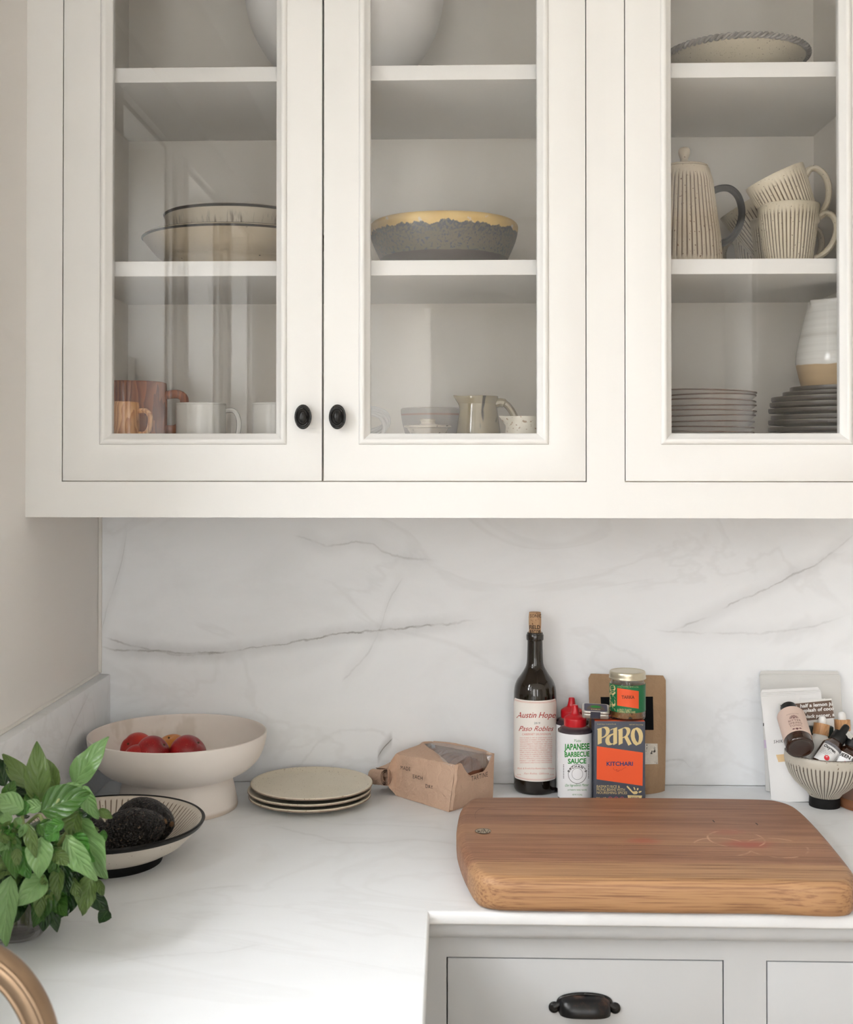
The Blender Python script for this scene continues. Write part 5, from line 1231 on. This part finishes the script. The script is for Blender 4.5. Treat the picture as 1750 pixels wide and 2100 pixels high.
# tonic bottle: base towards the camera, cap leaning back
b0 = at(1642, 1534, y=-.186); b1 = at(1617, 1450, y=-.098); L = (b1-b0).length
tb = tilted('tonic_bottle', 'dark round bottle with pink-beige label lying base outward in the ribbed bowl', b0, b1, G)
b = MB(); r = .0232; b.lathe(cat([(0,.0035),(.015,.002),(.0195,0),(.0222,.0022),(r,.008),(r,L*.62),(r-.0012,L*.70),(.0175,L*.78),(.0125,L*.83),(.0115,L*.86),(0,L*.86)], 4), 48); obj('glass', b, m_amber, tb)
b = MB(); b.lathe(cat([(.0122,L*.855),(.0132,L*.857),(.0134,L*.97),(.0122,L*.99),(0,L)], 3), 36)
obj('cap', b, m_blackp, tb)
b = MB(); b.grid(lambda u, v: loc_cyl(r+.0004)((u-.5)*.118, -(.016+v*(L*.60))), 40, 8); pl = obj('label', b, plain('blush_label', srgb(216,192,178), rough=.6, var=.02), tb, recalc=False)
m = MB(); f = loc_cyl(r+.0008); YL = -(L*.62)
m_plum = ink('plum_ink', srgb(104,64,66))
for i, (s, h) in enumerate((('BITTER', .0042), ('SPRING', .0042), ('TONIC', .0042))): write(m, s, -.006, YL+.0235+i*.0062, h, f, align='C', spacing=1.15, res=2)
write(m, 'BOTANICAL TONIC', -.006, YL+.006, .0016, f, align='C', res=1); write(m, 'SPIRITED & ZESTY', -.006, YL+.052, .0018, f, align='C', res=1)
for k in range(9):
    a = pi*(k+.5)/9; shape(m, [stroke([(-.006+.0035*cos(a), YL+.0165-.0035*sin(a)), (-.006+.0078*cos(a), YL+.0165-.0078*sin(a))], .0011)], f)
shape(m, [circ(-.006, YL+.0155, .0022, 12, .0013)], f)
for q in (-1, 0, 1): shape(m, [[(-.006+q*.0055-.003, YL+.0415+abs(q)*0), (-.006+q*.0055, YL+.0398), (-.006+q*.0055+.003, YL+.0415), (-.006+q*.0055, YL+.0450-abs(q)*.002)]], f)
obj('lettering', m, m_plum, pl, smooth=False, recalc=False)
def dropper(label, base, tip, r, glass, collar, bulb, lr, body_h, collar_h, name='dropper_bottle'):
    o = tilted(name, label, base, tip, G); L = (Vector(tip)-Vector(base)).length; hb, hc = L*body_h, L*collar_h
    b = MB(); b.lathe(cat([(0,.001),(r-.003,0),(r,.003),(r,.01),(r,hb*.72),(r-.0015,hb*.82),(lr*1.02,hb*.95),(lr*.9,hb),(0,hb)], 4), 40); obj('glass', b, glass, o)
    b = MB(); b.lathe(cat([(lr,hb-.0006),(lr+.0012,hb),(lr+.0012,hb+hc-.0008),(lr+.0002,hb+hc),(0,hb+hc)], 2), 36); obj('collar', b, collar, o)
    r2 = lr*.56; z0 = hb+hc
    b = MB(); b.lathe(cat([(r2*1.05,z0-.0005),(r2,z0+.002),(r2*.98,L-r2*1.1),(r2*.75,L-r2*.3),(0,L)], 4), 28); obj('bulb', b, bulb, o)
    return o, L, hb
p0, p1 = at(1676, 1566, y=-.118), at(1688, 1468, y=-.098)
dropper('white dropper bottle with bamboo collar in the middle of the ribbed bowl', p0, p1, .0185, m_wg, m_bamb, m_bulb, .0122, .61, .21)
p0, p1 = at(1732, 1562, y=-.086), at(1727, 1459, y=-.072)
dropper('white dropper bottle with bamboo collar standing at the back right of the ribbed bowl', p0, p1, .0185, m_wg, m_bamb, m_bulb, .0122, .63, .20)
p0, p1 = at(1677, 1576, y=-.168), at(1739, 1487, y=-.135)
ox, L, hb = dropper('amber dropper bottle with white label and black bulb leaning to the right', p0, p1, .0178, m_amber, m_blackp, m_blackp, .0112, .62, .16)
f = loc_cyl(.0183); b = MB(); b.grid(lambda u, v: f((u-.5)*.052+.002, -(.008+v*(hb*.64))), 30, 6); lo = obj('label', b, plain('pale_label', srgb(226,226,226), rough=.5, var=.01), ox, recalc=False)
f = loc_cyl(.0187); yt_ = -(.008+hb*.64)
m = MB(); m.grid(lambda u, v: f((u-.5)*.052+.002, yt_+.0055*v), 20, 1); obj('grey_band', m, ink('grey_band', srgb(112,112,116)), lo, recalc=False)
f = loc_cyl(.0189); m = MB(); write(m, 'Oxygen', -.0205, yt_+.0125, .0052, f, x1=.0015, bold=.03, res=2); write(m, '1 FL OZ', -.014, yt_+.0042, .0022, f, res=1)
for k in range(4): write(m, ('DIETARY SUPPLEMENT', 'STABILIZED LIQUID', 'WITH TRACE MINERALS', '30 mL')[k], -.0205, yt_+.0165+k*.0026, .0011, f, x1=-.002-.002*k, res=1)
for k in range(9): write(m, 'SUPPLEMENT FACTS SERVING SIZE 10 DROPS', .007, yt_+.010+k*.0026, .0012, f, x1=.0245, res=1)
obj('lettering', m, m_ink, lo, smooth=False, recalc=False)
m = MB(); shape(m, [circ(-.005, yt_+.0275, .0046, 20)], f); obj('red_seal', m, ink('red_seal', srgb(214,54,66)), lo, smooth=False, recalc=False)
m = MB(); f = loc_cyl(.0192); write(m, 'rl', -.0075, yt_+.0275, .0030, f, bold=.03, res=2); obj('seal_print', m, m_bulb, lo, smooth=False, recalc=False)
p0, p1 = at(1716, 1592, y=-.160), at(1757, 1512, y=-.148)
ox, L, hb = dropper('amber bottle with pink flower label at the right edge of the ribbed bowl', p0, p1, .0200, m_amber, m_blackp, m_blackp, .0105, .74, .14)
f = loc_cyl(.0205); b = MB(); b.grid(lambda u, v: f((u-.5)*.056, -(.006+v*(hb*.62))), 30, 6); lo = obj('label', b, m_wlab, ox, recalc=False); yt_ = -(.006+hb*.62)
f = loc_cyl(.0209); m = MB(); write(m, 'QUEEN GROVE', 0, yt_+.010, .0056, f, align='C', bold=.04, arch=.003, res=2); obj('lettering', m, m_ink, lo, smooth=False, recalc=False)
m = MB(); write(m, 'PEONY', 0, yt_+.0150, .0026, f, align='C', spacing=1.4, res=2)
for a in range(5): shape(m, [circ(.0062*cos(a*1.257)*1.3, yt_+.0265+.0048*sin(a*1.257), .0052, 14, .0040)], f)
obj('flower_print', m, ink('pink_print', srgb(226,84,104)), lo, smooth=False, recalc=False)
# recipe card and dark green carton standing in the bowl behind the bottles
cd_ = thing('recipe_card', 'brown printed recipe card with white lettering sticking out of the ribbed bowl', 'card', at(1656, 1500, y=-.088)); 
fcard = plane_tilt(-.100, .14); fcard2 = plane_tilt(-.1006, .14)
m = MB(); Q = [(1597.5,1443),(1706,1432.5),(1714,1512),(1609,1560)]; b0_ = [fcard(*q) for q in Q]; m.add(b0_+[p+Vector((0,.0008,0)) for p in b0_], [(0,1,2,3),(7,6,5,4),(0,4,5,1),(1,5,6,2),(2,6,7,3),(3,7,4,0)]); obj('card', m, plain('white_card', srgb(232,230,226), rough=.6), cd_, world=True, smooth=False)
m = MB(); shape(m, [[(1600.5,1446),(1705.5,1436),(1712,1472),(1655,1478),(1620,1490)]], fcard2); obj('brown_print', m, plain('brown_photo', srgb(108,86,72), rough=.5, var=.25, vscale=40), cd_, world=True, smooth=False, recalc=False)
m = MB(); fk = plane_tilt(-.1012, .14)
for s, x, yb, x1, h in (('preparing this dressing', 1602, 1443.0, 1693, 5.4), ('garlic, half a lemon ju', 1611, 1453.6, 1708.5, 7.0), ('mustard, splash of coco', 1606, 1463.8, 1711, 7.0), ('black pepper, a', 1651, 1473, 1712, 6.8)): write(m, s, x, yb, h, fk, x1=x1, slope=-.075, bold=.03, res=2)
obj('lettering', m, m_bulb, cd_, world=True, smooth=False, recalc=False)
gx0, gx1 = at(1657, 1500, y=-.092), at(1710, 1500, y=-.092)
gb = thing('green_carton', 'dark green carton half hidden behind the bottles in the ribbed bowl', 'carton', ((gx0.x+gx1.x)/2, -.086, .075)); b = MB(); b.box(gx0.x, gx1.x, -.093, -.078, .045, at(1680, 1491, y=-.093).z); obj('carton', b, plain('bottle_green_card', srgb(14,34,26), rough=.4), gb, world=True, bevel=.0008)
m = MB(); shape(m, [circ(1697, 1507, 4, 16), circ(1697, 1507, 3.2, 16)], on_plane(-.0934)); obj('round_mark', m, m_green, gb, world=True, smooth=False, recalc=False)

# ---- cutting board
def _oak():
    t = NT('oiled_oak'); c0 = t.co(); X = t.xyz()
    st = t.math('FLOOR', t.math('MULTIPLY', t.math('ADD', X[1], t.math('MULTIPLY', X[0], .006)), 1/.047)); sep = t.n('ShaderNodeTexWhiteNoise', noise_dimensions='1D'); t.l(st, sep.inputs['W'])
    cm = t.n('ShaderNodeCombineXYZ'); t.l(t.math('ADD', X[0], t.math('MULTIPLY', st, 3.7)), cm.inputs[0]); t.l(X[1], cm.inputs[1]); t.l(X[2], cm.inputs[2])
    g1 = t.noise(26, 6, .62, t.map(cm.outputs[0], (.10, 1.6, 1.0)), .8); g2 = t.noise(160, 4, .6, t.map(cm.outputs[0], (.035, 2.2, 1.8))); g3 = t.noise(8, 3, .5, t.map(cm.outputs[0], (.3, 1, 1)))
    c = t.mix(t.ramp(g1, .30, .72), srgb(164,118,88), srgb(132,90,64)); c = t.mix(t.math('MULTIPLY', t.ramp(g2, .50, .64), .55), c, srgb(92,60,42)); c = t.mix(t.math('MULTIPLY', t.ramp(g3, .5, .7), .4), c, srgb(180,136,100))
    c = t.mix(t.math('MULTIPLY', sep.outputs['Value'], .35), c, srgb(116,76,54))
    # the front stave is paler sapwood
    c = t.mix(t.math('MULTIPLY', t.ramp(t.math('ADD', X[1], t.math('MULTIPLY', t.noise(20), .012)), -.175, -.155, .6, 0), t.ramp(g2, .42, .62, 1, .25)), c, srgb(192,152,108))
    # wine-red stain patches and ring marks
    for (sx, sy, rr, k) in ((.345-.365, -.075, .045, .55), (.492-.365, -.085, .055, .7), (.475-.365, -.03, .04, .3), (.62-.365, -.06, .03, .3)):
        d = t.math('POWER', t.math('ADD', t.math('POWER', t.math('SUBTRACT', X[0], sx), 2), t.math('POWER', t.math('MULTIPLY', t.math('SUBTRACT', X[1], sy), 2.2), 2)), .5)
        c = t.mix(t.math('MULTIPLY', t.ramp(t.math('ADD', d, t.math('MULTIPLY', t.math('SUBTRACT', t.noise(30, 4), .5), .05)), .0, rr, k, 0), 1.0), c, srgb(160,66,52))
    zt = t.ramp(X[2], .040, .0445)
    for (sx, sy, rr) in ((.480-.365, -.062, .040), (.452-.365, -.098, .040), (.528-.365, -.100, .043)):
        d = t.math('POWER', t.math('ADD', t.math('POWER', t.math('SUBTRACT', X[0], sx), 2), t.math('POWER', t.math('SUBTRACT', X[1], sy), 2)), .5)
        ring = t.ramp(t.math('ABSOLUTE', t.math('SUBTRACT', d, rr)), .0004, .0022, .55, 0); c = t.mix(t.math('MULTIPLY', t.math('MULTIPLY', ring, t.ramp(t.noise(26, 3), .42, .55)), zt), c, srgb(212,168,136))
    sc_ = t.ramp(t.math('ABSOLUTE', t.math('SUBTRACT', t.noise(9, 2, .5, t.map(c0, (3, 14, 1), rot=(0,0,.6)), .3), .5)), 0, .004, .35, 0); c = t.mix(t.math('MULTIPLY', sc_, zt), c, srgb(196,146,104))
    t.col(c); t.set(rough=t.math('ADD', .42, t.math('MULTIPLY', g2, .18)), spec=.4); t.bump(g2, .12, .001); return t.m
TB = .0455
P = lambda px, py: at(px, py, z=TB)
pts = [P(975,1640), P(1000,1637), P(1150,1637), P(1300,1637.5), P(1450,1639), P(1560,1641), P(1596,1645), P(1622,1656), P(1650,1682), P(1680,1716), P(1706,1748), P(1726,1774), P(1734,1788), P(1731,1800), P(1705,1806), P(1560,1801), P(1400,1800), P(1200,1797), P(1060,1795), P(1012,1792), P(992,1784), P(975,1758), P(962,1728), P(955,1700), P(957,1672), P(963,1652)]
# enlarge by the edge rounding, which the top-face outline leaves out
cen = sum(pts, Vector())/len(pts)
BC = Vector((.365+.0, -.40, 0))
outl = crom([tuple(p) for p in pts]+[tuple(pts[0])], 6)[:-1]
def offs(poly, d):
    n = len(poly); out = []
    for i in range(n):
        a, c = Vector(poly[i-1][:2]), Vector(poly[(i+1) % n][:2]); t_ = (c-a).normalized(); nn = Vector((t_.y, -t_.x)); q = Vector(poly[i][:2])
        if (q-Vector(cen[:2])).dot(nn) < 0: nn = -nn
        out.append(q+nn*d)
    return out
def board():
    m = MB(); lev = []
    r = .0135; prof = [(-.004,0),(.006,0.0),(.0115,.0025),(.0145,.008),(.0150,.016),(.0150,TB-r)]+[(.0150-r+r*cos(a), TB-r+r*sin(a)) for a in [radians(q) for q in (20,40,60,80,90)]]
    rows = []
    for d, z in prof:
        rows.append(m.add([(q.x, q.y, z+.0004) for q in offs(outl, d-.0015)], []))
    n = len(outl)
    for a, c in zip(rows, rows[1:]):
        for k in range(n): m.f.append((a+k, a+(k+1) % n, c+(k+1) % n, c+k)); m.mi.append(0)
    m.f.append(tuple(rows[0]+k for k in range(n))[::-1]); m.f.append(tuple(rows[-1]+k for k in range(n))); m.mi += [0, 0]
    return m
cb = thing('cutting_board', 'thick oiled oak cutting board with rounded ends at the worktop edge', 'cutting board', BC)
obj('board', board(), _oak(), cb, world=True, angle=50)
ft = lambda px, py: at(px, py, z=TB+.0009); ft2 = lambda px, py: at(px, py, z=TB+.0013)
m = MB(); shape(m, [circ(991, 1704, 16.5, 28, 5.6)], ft); bd = obj('maker_badge', m, plain('pewter', srgb(176,158,132), rough=.35, metal=.5), cb, world=True, smooth=False, recalc=False)
m = MB(); shape(m, [circ(991, 1704, 16.5, 28, 5.6), circ(991, 1704, 15.7, 28, 5.0)], ft2)
for q in ([(986,1708),(989,1701),(992,1707)], [(991,1700.5),(993,1700.2),(993,1705)], [(994,1701),(998,1708)], [(999,1708),(1002,1701.5),(1005,1708)], [(979,1704),(985,1704.5)], [(980,1705.8),(984,1705.4)]): shape(m, [stroke(q, 1.1)], ft2)
obj('badge_mark', m, m_ink, bd, world=True, smooth=False, recalc=False)
m = MB(); shape(m, [stroke([(994,1657),(984,1659),(977,1664),(974,1671),(976,1679)], .8)], ft); obj('pencil_line', m, ink('grey_pencil', srgb(120,92,80)), cb, world=True, smooth=False, recalc=False)
m = MB(); 
for q in ([(1462,1682),(1466,1686)], [(1550,1688),(1555,1691),(1553,1692)]): shape(m, [stroke(q, 1.6)], ft)
obj('dark_nick', m, m_ink, cb, world=True, smooth=False, recalc=False)

rw = at(1800, 1655, z=.0)
wb = thing('round_board', 'round wooden board at the right edge behind the ribbed bowl', 'board', (rw.x+.012, rw.y+.015, 0))
b = MB(); b.lathe(cat([(0,.0005),(.070,.0005),(.075,.003),(.0765,.010),(.0745,.0165),(.070,.018),(0,.018)], 3), 64); obj('board', b, plain('walnut_board', srgb(128,84,56), rough=.5, var=.2, vscale=40), wb)

# ---- brass tap in the near left corner (out of focus)
m_brass = plain('aged_brass', srgb(150,126,102), rough=.30, metal=.85, var=.12, vscale=14)
tp = thing('brass_tap', 'blurred brass gooseneck tap in the lower left corner', 'tap', (-.44, -1.285, 0))
yk = -1.235
arc = [at(px, py, y=yk) for px, py in ((-318,2371),(-293,2151),(-223,2036),(-138,1999),(-58,2022),(5,2080),(47,2173),(61,2316))]
P_ = [tuple(q) for q in arc]; P_[0] = (P_[0][0], yk, .012)
b = MB(); b.tube(crom(P_, 8), .0145, 20); sp = obj('spout', b, m_brass, tp, world=True)
b = MB(); q = Vector(P_[0]); b.lathe([(0,0),(.027,0),(.027,.004),(.022,.009),(.018,.022),(0,.022)], 32, c=(q.x, yk, .0006)); obj('base', b, m_brass, tp, world=True)
b = MB(); mid = crom(P_, 8)
for i in (14, 16, 20, 24, 28, 32, 36, 40):
    pass
for off in (.0075, -.0075):
    pts2 = []
    for i, p in enumerate(mid):
        a, c = Vector(mid[max(i-1,0)]), Vector(mid[min(i+1,len(mid)-1)]); t_ = (c-a).normalized(); nn = Vector((-t_.z, 0, t_.x)); pts2.append(Vector(p)+nn*off+Vector((0,-.0115,0)))
    b.tube(pts2, .0028, 8)
obj('ribs', b, m_brass, tp, world=True)
tp.location = (P_[0][0], yk, 0)
for ch in tp.children:
    for vv in ch.data.vertices: pass
# ---- basil in a glass
def _leaf(name, top, top2, back):
    t = NT(name); oi = t.n('ShaderNodeObjectInfo'); uvn = t.n('ShaderNodeUVMap', uv_map='uv'); sp = t.n('ShaderNodeSeparateXYZ'); t.l(uvn.outputs[0], sp.inputs[0]); u, v = sp.outputs[0], sp.outputs[1]
    av = t.math('ABSOLUTE', t.math('SUBTRACT', v, .5))
    ph = t.math('FRACT', t.math('MULTIPLY', t.math('SUBTRACT', u, t.math('MULTIPLY', av, .85)), 5.2)); dv = t.math('ABSOLUTE', t.math('SUBTRACT', ph, .5))
    vein = t.math('MAXIMUM', t.ramp(dv, .0, .07, .5, 0), t.ramp(av, .0, .022, 1, 0))
    c = t.mix(t.noise(28, 4), top, top2); c = t.mix(t.math('MULTIPLY', oi.outputs['Random'], .45), c, mixc(top, (.02,.05,.01), .45))
    c = t.mix(t.math('MULTIPLY', vein, .28), c, srgb(160,192,124))
    ge = t.n('ShaderNodeNewGeometry'); bk = t.mix(t.math('MULTIPLY', vein, .5), back, srgb(206,220,176)); c = t.mix(ge.outputs['Backfacing'], c, bk)
    t.col(c); t.set(rough=.30, spec=.55); puff = t.math('SINE', t.math('MULTIPLY', ph, pi))
    t.bump(t.math('ADD', t.math('MULTIPLY', puff, .6), t.math('ADD', t.math('MULTIPLY', vein, -.4), t.math('MULTIPLY', t.noise(60, 3), 1.3))), .5, .003)
    tl = t.n('ShaderNodeBsdfTranslucent'); t.l(c, tl.inputs[0]); mx = t.n('ShaderNodeMixShader'); mx.inputs[0].default_value = .22; t.l(t.b.outputs[0], mx.inputs[1]); t.l(tl.outputs[0], mx.inputs[2]); t.l(mx.outputs[0], t.t.nodes['Material Output'].inputs[0]); return t.m
LB = srgb(150,182,124)
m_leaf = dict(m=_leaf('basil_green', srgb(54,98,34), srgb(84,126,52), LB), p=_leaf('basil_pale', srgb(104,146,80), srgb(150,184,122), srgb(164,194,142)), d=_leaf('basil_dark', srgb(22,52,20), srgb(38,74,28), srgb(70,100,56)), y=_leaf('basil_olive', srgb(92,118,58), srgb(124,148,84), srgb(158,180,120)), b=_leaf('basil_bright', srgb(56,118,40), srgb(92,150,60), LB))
SG = 1635.0
bas = thing('basil_bunch', 'bunch of fresh green basil drooping over a small glass', 'basil', (-.465, -.725, 0))
OFF = bas.location
def leaf(B, T, w, nrm, mt, cup=.25, curl=.15, wav=.04, twist=0., fold=0.):
    B, T = Vector(B), Vector(T); ax = T-B; L = ax.length; ax.normalize(); n = Vector(nrm); n = (n-n.dot(ax)*ax).normalized(); sd = n.cross(ax)
    m = MB(); nu, nv = 14, 8; s = random.uniform(0, 50)
    def f(u, v):
        k = (v-.5)*2; wd = w*.5*(sin(pi*u**.80)**.80)*(1-.30*u)*1.10+.0006
        tw = twist*(u-.5); c_, s_ = cos(tw), sin(tw); sdir = sd*c_+n*s_; ndir = n*c_-sd*s_
        p = B+ax*(L*u)+ndir*(curl*L*(.25-(u-.5)**2)*1.0)
        lift = -cup*wd*(1-k*k)*-1 if False else cup*wd*(abs(k)**1.5)
        p = p+sdir*(wd*k*(1-fold*abs(k)*.35))+ndir*(lift+wav*w*noise.noise(Vector((u*5+s, k*1.6, s)))*(.4+abs(k)))
        return p-OFF
    m.grid(f, nu, nv, uv=True)
    o = obj('leaf', m, mt, bas, recalc=False, angle=180); return o
def lf(b, t, w, yb, yt, kind='m', nx=0., nz=.35, **k):
    B, T = at(b[0], b[1], y=yb), at(t[0], t[1], y=yt)
    return leaf(B, T, w/SG, (nx, -1, nz), m_leaf[kind], **k)
Y = -.725
SPEC = [ # base px, tip px, width px, depth of base and tip, kind
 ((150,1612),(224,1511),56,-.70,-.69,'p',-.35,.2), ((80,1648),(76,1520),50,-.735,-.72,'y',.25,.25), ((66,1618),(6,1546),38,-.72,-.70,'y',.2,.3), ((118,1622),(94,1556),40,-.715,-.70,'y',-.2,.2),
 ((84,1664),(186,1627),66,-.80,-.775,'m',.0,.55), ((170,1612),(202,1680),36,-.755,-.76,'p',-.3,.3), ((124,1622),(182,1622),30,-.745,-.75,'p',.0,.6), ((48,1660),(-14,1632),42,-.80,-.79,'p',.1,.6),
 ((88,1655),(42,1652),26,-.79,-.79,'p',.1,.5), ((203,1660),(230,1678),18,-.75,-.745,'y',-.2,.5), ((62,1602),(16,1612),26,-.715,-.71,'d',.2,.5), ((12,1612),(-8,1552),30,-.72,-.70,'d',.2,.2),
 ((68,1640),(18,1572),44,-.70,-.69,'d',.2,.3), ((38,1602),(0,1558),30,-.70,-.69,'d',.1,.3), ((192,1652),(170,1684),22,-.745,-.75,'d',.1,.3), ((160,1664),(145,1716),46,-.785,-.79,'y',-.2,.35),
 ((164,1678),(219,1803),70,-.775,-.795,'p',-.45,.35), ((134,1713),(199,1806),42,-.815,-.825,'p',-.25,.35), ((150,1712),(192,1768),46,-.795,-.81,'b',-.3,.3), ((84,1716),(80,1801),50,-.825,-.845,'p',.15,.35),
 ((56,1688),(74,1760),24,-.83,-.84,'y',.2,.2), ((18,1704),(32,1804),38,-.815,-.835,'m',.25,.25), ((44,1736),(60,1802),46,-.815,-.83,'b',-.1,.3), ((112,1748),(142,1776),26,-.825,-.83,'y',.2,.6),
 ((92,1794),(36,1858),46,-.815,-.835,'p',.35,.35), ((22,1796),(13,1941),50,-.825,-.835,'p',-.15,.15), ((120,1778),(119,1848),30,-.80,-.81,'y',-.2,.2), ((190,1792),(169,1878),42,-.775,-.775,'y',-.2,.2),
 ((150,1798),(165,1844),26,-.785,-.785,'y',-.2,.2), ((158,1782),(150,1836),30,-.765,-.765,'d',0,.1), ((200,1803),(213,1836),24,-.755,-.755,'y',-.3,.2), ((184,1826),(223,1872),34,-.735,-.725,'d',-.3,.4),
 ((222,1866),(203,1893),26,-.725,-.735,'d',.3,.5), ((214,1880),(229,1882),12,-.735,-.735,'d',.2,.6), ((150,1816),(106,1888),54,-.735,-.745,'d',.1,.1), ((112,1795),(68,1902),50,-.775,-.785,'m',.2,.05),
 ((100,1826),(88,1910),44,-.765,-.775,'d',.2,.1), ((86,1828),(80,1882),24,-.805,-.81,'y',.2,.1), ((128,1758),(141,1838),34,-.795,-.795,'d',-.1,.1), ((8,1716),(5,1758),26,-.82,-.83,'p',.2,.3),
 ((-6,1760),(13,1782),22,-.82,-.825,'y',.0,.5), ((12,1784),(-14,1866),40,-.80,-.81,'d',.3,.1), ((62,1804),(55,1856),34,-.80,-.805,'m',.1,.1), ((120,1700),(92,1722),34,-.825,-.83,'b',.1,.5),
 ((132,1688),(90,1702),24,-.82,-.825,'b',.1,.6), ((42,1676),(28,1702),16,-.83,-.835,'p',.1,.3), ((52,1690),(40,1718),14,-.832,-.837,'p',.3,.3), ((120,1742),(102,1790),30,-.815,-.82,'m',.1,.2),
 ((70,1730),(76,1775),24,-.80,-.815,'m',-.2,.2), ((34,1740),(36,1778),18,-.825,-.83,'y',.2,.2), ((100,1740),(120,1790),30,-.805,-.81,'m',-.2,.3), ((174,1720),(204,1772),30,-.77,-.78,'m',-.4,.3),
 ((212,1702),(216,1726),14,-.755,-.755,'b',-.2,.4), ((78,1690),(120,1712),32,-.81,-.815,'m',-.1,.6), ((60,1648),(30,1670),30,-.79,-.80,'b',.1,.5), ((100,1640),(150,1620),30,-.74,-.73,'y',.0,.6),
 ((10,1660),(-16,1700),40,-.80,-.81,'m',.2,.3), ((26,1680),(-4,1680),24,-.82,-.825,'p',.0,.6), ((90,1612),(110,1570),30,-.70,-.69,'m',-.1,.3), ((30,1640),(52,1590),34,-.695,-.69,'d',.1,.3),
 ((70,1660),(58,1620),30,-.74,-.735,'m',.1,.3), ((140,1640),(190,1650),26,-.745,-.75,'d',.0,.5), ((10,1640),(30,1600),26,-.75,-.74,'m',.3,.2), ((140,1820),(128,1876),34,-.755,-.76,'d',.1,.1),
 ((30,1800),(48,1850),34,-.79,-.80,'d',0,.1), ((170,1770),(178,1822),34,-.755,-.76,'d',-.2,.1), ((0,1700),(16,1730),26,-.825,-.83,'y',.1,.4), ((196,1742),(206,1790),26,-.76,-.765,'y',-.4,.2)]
random.seed(21)
for s in SPEC:
    b_, t_, w, yb, yt, kd, nx, nz = s
    lf(b_, t_, w*1.04, yb, yt, kd, nx, nz, cup=random.uniform(.10,.40), curl=random.uniform(.05,.35), wav=random.uniform(.09,.17), twist=random.uniform(-.5,.5))
# inner leaves that close the bunch
random.seed(5)
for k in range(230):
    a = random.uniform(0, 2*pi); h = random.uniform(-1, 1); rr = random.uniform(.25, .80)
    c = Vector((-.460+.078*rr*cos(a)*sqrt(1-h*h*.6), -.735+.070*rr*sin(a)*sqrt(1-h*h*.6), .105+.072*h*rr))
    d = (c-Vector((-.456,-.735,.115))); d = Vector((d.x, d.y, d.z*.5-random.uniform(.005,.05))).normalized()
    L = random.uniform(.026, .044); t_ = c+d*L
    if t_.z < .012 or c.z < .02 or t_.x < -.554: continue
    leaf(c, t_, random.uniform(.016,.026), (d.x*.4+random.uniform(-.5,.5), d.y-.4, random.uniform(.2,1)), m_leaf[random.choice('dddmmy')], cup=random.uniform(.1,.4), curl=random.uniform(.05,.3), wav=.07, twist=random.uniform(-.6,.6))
# flower buds: clusters of small scale leaves
for k in range(44):
    q = at(random.gauss(20, 9), random.gauss(1706, 9), y=-.838+random.uniform(-.004,.006)); d = Vector((random.uniform(-1,1), random.uniform(-.9,.1), random.uniform(-.6,1))).normalized()
    leaf(q, q+d*random.uniform(.005,.010), .0042, (random.uniform(-1,1), -1, .4), m_leaf['y' if k % 2 else 'b'], cup=.5, wav=.05)
for k in range(14):
    q = at(92+k*.9+random.uniform(-3,3), 1800+k*3.0, y=-.822); d = Vector((random.uniform(-1,1), -.5, random.uniform(-.6,.6))).normalized(); leaf(q, q+d*.006, .003, (0,-1,.4), m_leaf['y'], cup=.4)
m_stemg = plain('basil_stem', srgb(136,150,92), rough=.5, var=.15)
random.seed(3)
for k in range(9):
    a = k*.7; x, y = -.477+.017*cos(a), -.7246+.017*sin(a)
    P_ = [(x-.004*cos(a), y-.004*sin(a), random.uniform(.008,.022)), (x, y, .05), (x+.012*cos(a)+.008, y+.012*sin(a)-.012, .085), (-.455+.05*cos(a*1.3), -.745+.045*sin(a*1.3), random.uniform(.11,.16))]
    b = MB(); b.tube([tuple(Vector(p)-OFF) for p in crom(P_, 6)], [.0032]*8+[.0026]*11, 8); obj('stem', b, m_stemg, bas)
for P0, P1, P2 in (((45,1700),(78,1672),(88,1690)), ((20,1630),(40,1650),(48,1690)), ((150,1615),(120,1640),(95,1690))):
    y_ = -.79; b = MB(); b.tube([tuple(Vector(p)-OFF) for p in crom([tuple(at(*P0, y=y_+.02)), tuple(at(*P1, y=y_)), tuple(at(*P2, y=y_-.005))], 6)], .0022, 8); obj('stem', b, m_stemg, bas)
gx = Vector((-.4765, -.7246, 0))
gl = thing('drinking_glass', 'small clear drinking glass holding the basil stems', 'glass', gx)
b = MB(); b.lathe(cat([(0,.0005),(.028,.0),(.0325,.0015),(.0338,.006),(.0342,.03),(.0352,.075),(.0350,.0765),(.0340,.075),(.0328,.03),(.0322,.011),(.028,.0085),(0,.008)], 4), 56)
def _thick():
    t = NT('tumbler_glass'); t.col((.93,.93,.93)); t.set(rough=.0, ior=1.48, trans=1.0); 
    tr = t.n('ShaderNodeBsdfTransparent'); tr.inputs[0].default_value = (.86,.85,.84,1); mx = t.n('ShaderNodeMixShader'); mx.inputs[0].default_value = .55; t.l(t.b.outputs[0], mx.inputs[1]); t.l(tr.outputs[0], mx.inputs[2]); t.l(mx.outputs[0], t.t.nodes['Material Output'].inputs[0]); return t.m
obj('tumbler', b, _thick(), gl)
